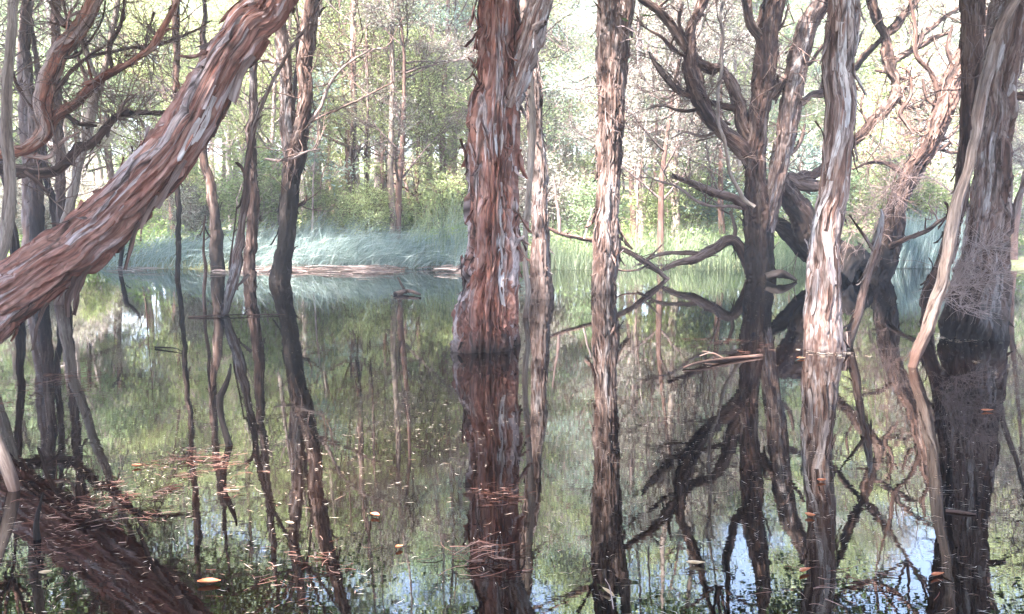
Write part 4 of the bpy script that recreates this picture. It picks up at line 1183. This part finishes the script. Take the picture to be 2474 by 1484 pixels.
def floating_leaf(px, py, L, Wd, rz, mat, name, label, group=None, curl=0.012):
    p = water_at(px, py)
    nl, nw = 7, 5
    t = np.linspace(0, 1, nl)[:, None]
    x = np.linspace(-1, 1, nw)[None, :]
    prof = np.sin(np.pi * np.clip(t, 0.02, 0.98) ** 0.85) ** 0.8
    vx = (t - 0.5) * L + 0 * x
    vy = x * prof * Wd / 2 + 0.08 * L * np.sin(t * 3.1)
    vz = 0.005 + curl * (x ** 2) * prof + curl * 0.8 * (2 * t - 1) ** 2
    me = mesh(name, np.stack([vx, vy, vz], -1), grid_quads(nl, nw, False), smooth=True)
    o = obj(name, me, mat, None, p)
    o.rotation_euler = (0, 0, rz)
    tag(o, label, 'leaf', group)
    return o


LV = [(505, 1413, 0.085, 0.036, 0.1, M_ORANGE, 'large orange dead leaf floating at the lower left'),
      (906, 1250, 0.052, 0.028, -0.5, M_ORANGE, 'small orange leaf floating left of the broad trunk reflection'),
      (965, 1328, 0.036, 0.022, 0.7, M_ORANGE, 'tiny orange leaf floating below the other small orange leaf'),
      (1680, 1367, 0.075, 0.014, -0.05, M_TANLEAF, 'narrow cream leaf floating at the lower right of the middle'),
      (1985, 1165, 0.05, 0.014, 0.1, M_ORANGE, 'narrow orange leaf on the reflection of the whitish trunk'),
      (1957, 1250, 0.045, 0.022, -0.4, M_ORANGE, 'short orange leaf left of the whitish trunk reflection'),
      (2385, 995, 0.09, 0.014, 0.05, M_ORANGE, 'long thin orange leaf on the broad pale trunk reflection'),
      (1945, 1385, 0.06, 0.02, 0.5, M_ORANGE, 'curled orange leaf near the bottom right'),
      (2265, 1395, 0.06, 0.012, 0.3, M_ORANGE, 'thin rust-coloured leaf near the bottom right corner'),
      (1935, 868, 0.08, 0.02, 0.0, M_ORANGE, 'orange leaf beside the foot of the whitish trunk'),
      (110, 1390, 0.045, 0.012, 0.4, M_TANLEAF, 'tan leaf floating in the dark lower left corner'),
      (330, 1130, 0.05, 0.018, 0.3, M_ORANGE, 'rusty leaf beside the red litter raft'),
      (700, 1270, 0.045, 0.012, -0.3, M_TANLEAF, 'tan leaf left of the small orange leaves'),
      (1470, 1440, 0.08, 0.008, -1.1, M_TANLEAF, 'narrow pale leaf pointing away near the bottom edge')]
for px, py, L, Wd, rz, m, lab in LV:
    floating_leaf(px, py, L, Wd, rz, m, 'floating_leaf', lab, 'dead leaves floating on the water')

# needles and flecks over the whole near water
rng = np.random.default_rng(8)


def flecks(name, x, y, L, Wd, tint, mat, z=0.004, zr=0.002):
    n = len(x)
    az = rng.normal(0, 0.9, n)
    d = np.stack([np.cos(az), np.sin(az), rng.normal(0, 0.03, n)], -1)
    w = np.stack([-np.sin(az), np.cos(az), np.zeros(n)], -1)
    c = np.stack([x, y, z + rng.random(n) * zr], -1)
    bend = w * (rng.normal(0, 0.12, n) * L)[:, None]
    L3, W3 = L[:, None], Wd[:, None]
    v = np.stack([c - d * L3 / 2, c + bend + w * W3 / 2, c + d * L3 / 2, c + bend - w * W3 / 2], 1)
    v[..., 2] = np.maximum(v[..., 2], 0.003)
    return v.reshape(-1, 3), np.arange(4 * n).reshape(-1, 4), np.repeat(tint, 4)


n = 17000
yy = 2.6 + 14 * rng.random(n) ** 1.7
xx = rng.uniform(-1, 1, n) * (0.62 * yy + 0.3)
pn = vnoise(np.stack([xx * 0.9, yy * 0.9, xx * 0], -1), 4) + 0.5 * vnoise(np.stack([xx * 3, yy * 3, xx * 0], -1), 5)
kp = rng.random(n) < np.clip(0.45 + 0.6 * pn, 0.08, 1)
xx, yy = xx[kp], yy[kp]
n = len(xx)
v, q, tt = flecks('floating_needles', xx, yy, rng.gamma(3, 0.008, n) + 0.006, rng.uniform(0.0018, 0.0042, n), np.clip(rng.normal(0.45, 0.28, n), 0, 1), M_LITTER)
o = stuff_mesh('floating_needles', v, q, tt, M_LITTER)
tag(o, 'fine pale needles and flecks scattered over the dark water', 'needles')


def litter_raft(name, label, px0, px1, py0, py1, n, mat, hump=0.02, L=(0.03, 0.10), cat='litter'):
    a = water_at((px0 + px1) / 2, (py0 + py1) / 2)
    hx = abs(water_at(px1, (py0 + py1) / 2)[0] - a[0])
    hy = abs(water_at((px0 + px1) / 2, py0)[1] - a[1])
    n = int(n * 0.6)
    u = rng.normal(0, 0.5, (n * 4, 2))
    u = u[vnoise(np.stack([u[:, 0] * 4, u[:, 1] * 3, u[:, 0] * 0], -1), n) + rng.normal(0, 0.25, n * 4) > 0.05]
    n = min(n, len(u))
    u = u[:n]
    x, y = u[:, 0] * hx, u[:, 1] * hy
    h = hump * np.exp(-(u ** 2).sum(1) * 2)
    az = rng.normal(0, 0.7, n)
    Ls = rng.uniform(*L, n)
    t = np.linspace(-0.5, 0.5, 4)[None, :]
    bend = rng.normal(0, 0.15, n)[:, None] * (1 - (2 * t) ** 2)
    Pt = np.stack([x[:, None] + np.cos(az)[:, None] * Ls[:, None] * t - np.sin(az)[:, None] * Ls[:, None] * bend,
                   y[:, None] + np.sin(az)[:, None] * Ls[:, None] * t + np.cos(az)[:, None] * Ls[:, None] * bend,
                   0.004 + (h * rng.random(n))[:, None] + np.abs(rng.normal(0, 0.12, n))[:, None] * Ls[:, None] * (t + 0.5) * (hump > 0.015)], -1)
    v, q = multi_tube(Pt, np.full((n, 4), 0.0012) * rng.uniform(0.6, 1.6, (n, 1)), 2)
    v[:, 2] = np.maximum(v[:, 2], 0.003)
    o = obj(name, mesh(name, v, q, {'tint': np.repeat(np.clip(rng.normal(0.5, 0.25, n), 0, 1), 8)}), mat, None, (a[0], a[1], 0))
    tag(o, label, cat, kind='stuff')


litter_raft('litter', 'pinkish floating litter raft stretched across the lower left water', 350, 590, 1085, 1140, 210, M_MAT, 0.012)
litter_raft('litter', 'red-brown litter drifting below the left litter raft', 250, 560, 1130, 1240, 270, M_MAT, 0.006)
litter_raft('litter', 'small rusty clump of litter floating on the broad trunk reflection', 1150, 1275, 1175, 1215, 105, M_MAT, 0.02, (0.02, 0.07))
litter_raft('litter', 'loose rusty brush heap floating below the broad trunk reflection', 1090, 1260, 1310, 1390, 126, M_MAT, 0.05, (0.04, 0.13))
litter_raft('litter', 'dark red litter and scum at the left edge below the leaning trunk', -20, 190, 905, 985, 270, M_MAT, 0.05, (0.04, 0.15))
litter_raft('litter', 'reddish debris drifting at the lower left corner', 0, 380, 1180, 1400, 240, M_MAT, 0.004)
litter_raft('litter', 'thin grey litter floating before the many-stemmed tree', 1690, 1900, 812, 862, 60, M_MAT, 0.008, (0.05, 0.14))
litter_raft('litter', 'pinkish litter film floating left of the whitish trunk', 1560, 1830, 815, 840, 90, M_MAT, 0.004, (0.05, 0.15))
litter_raft('litter', 'fringe of litter round the foot of the whitish trunk', 1920, 2070, 840, 866, 126, M_LITTER, 0.01, (0.02, 0.07))
litter_raft('litter', 'fringe of litter round the broad pale trunk foot', 2240, 2420, 805, 835, 126, M_LITTER, 0.01, (0.02, 0.07))
litter_raft('litter', 'rusty strands of debris along the bottom right', 1880, 2300, 1370, 1470, 90, M_MAT, 0.004, (0.03, 0.10))
litter_raft('litter', 'faint reddish debris across the bottom left of the middle', 560, 900, 1290, 1470, 126, M_MAT, 0.003, (0.02, 0.08))


def floating_stick(label, pts, w, mat, seed, branches=()):
    c = [water_at(x, y) + np.array([0, 0, z]) for x, y, z in pts]
    base = c[0] * np.array([1, 1, 0])
    rt = thing('floating_stick', label, 'stick', base, 'dead sticks lying on the water')
    k = np.linspace(1, 0.4, len(c)) * w
    obj('stem', Limb(c, k, 10, 0.03, seed, 0.5).make('stem', base), mat, rt)
    for j, bp in enumerate(branches):
        c2 = [water_at(x, y) + np.array([0, 0, z]) for x, y, z in bp]
        obj('twig', Limb(c2, np.linspace(0.6, 0.25, len(c2)) * w, 6, 0.03, seed + j + 1, 0.3).make('twig', base), mat, rt)


floating_stick('small bark log drifting between the sedge and the broad red trunk', [(955, 714, 0.02), (985, 711, 0.05), (1015, 716, 0.03)], 0.05, M_LIMB, 31, [[(980, 712, 0.04), (970, 705, 0.12), (962, 700, 0.2)]])
floating_stick('long thin stick lying flat across the foot of the leaning grey stick', [(455, 768, 0.01), (560, 765, 0.02), (690, 762, 0.01)], 0.012, M_LIMB, 41, [[(540, 766, 0.02), (530, 750, 0.10), (520, 735, 0.16)], [(590, 765, 0.02), (610, 745, 0.08)]])
floating_stick('pale stick floating on the broad pale trunk reflection', [(2285, 1236, 0.004), (2320, 1241, 0.008), (2358, 1245, 0.004)], 0.008, M_PALE, 51)
floating_stick('brown branch lying on the water left of the whitish trunk', [(1840, 862, 0.01), (1760, 872, 0.02), (1690, 884, 0.03), (1650, 892, 0.01)], 0.016, M_LIMB, 61, [[(1750, 873, 0.02), (1720, 866, 0.05), (1690, 868, 0.03)]])
floating_stick('thin curved straw sticking out at the bottom middle', [(1462, 1400, 0.002), (1473, 1440, 0.03), (1482, 1478, 0.01)], 0.002, M_TWIGPALE, 71)
floating_stick('thin dark twig lying across the lower left water', [(375, 842, 0.01), (420, 846, 0.02), (440, 852, 0.01)], 0.01, M_DARK, 91)

# ------------------------------------------------------------------ the pale air under the trees
HAZE = 0.0038
if HAZE > 0:
    hv = np.array([[x, y, z] for z in (-2.5, 34) for x, y in ((-620, -220), (620, -220), (620, 920), (-620, 920))], float)
    hq = np.array([[3, 2, 1, 0], [4, 5, 6, 7], [0, 1, 5, 4], [1, 2, 6, 5], [2, 3, 7, 6], [3, 0, 4, 7]])
    hm = N('haze')
    hm.t.links.new(hm.n('VolumePrincipled', None, Color=(0.97, 0.95, 0.98, 1), Density=HAZE, Anisotropy=0.2).outputs[0], hm.out.inputs['Volume'])
    o = obj('haze', mesh('haze', hv, hq), hm.m)
    tag(o, 'thin pale haze hanging under the trees', kind='stuff')
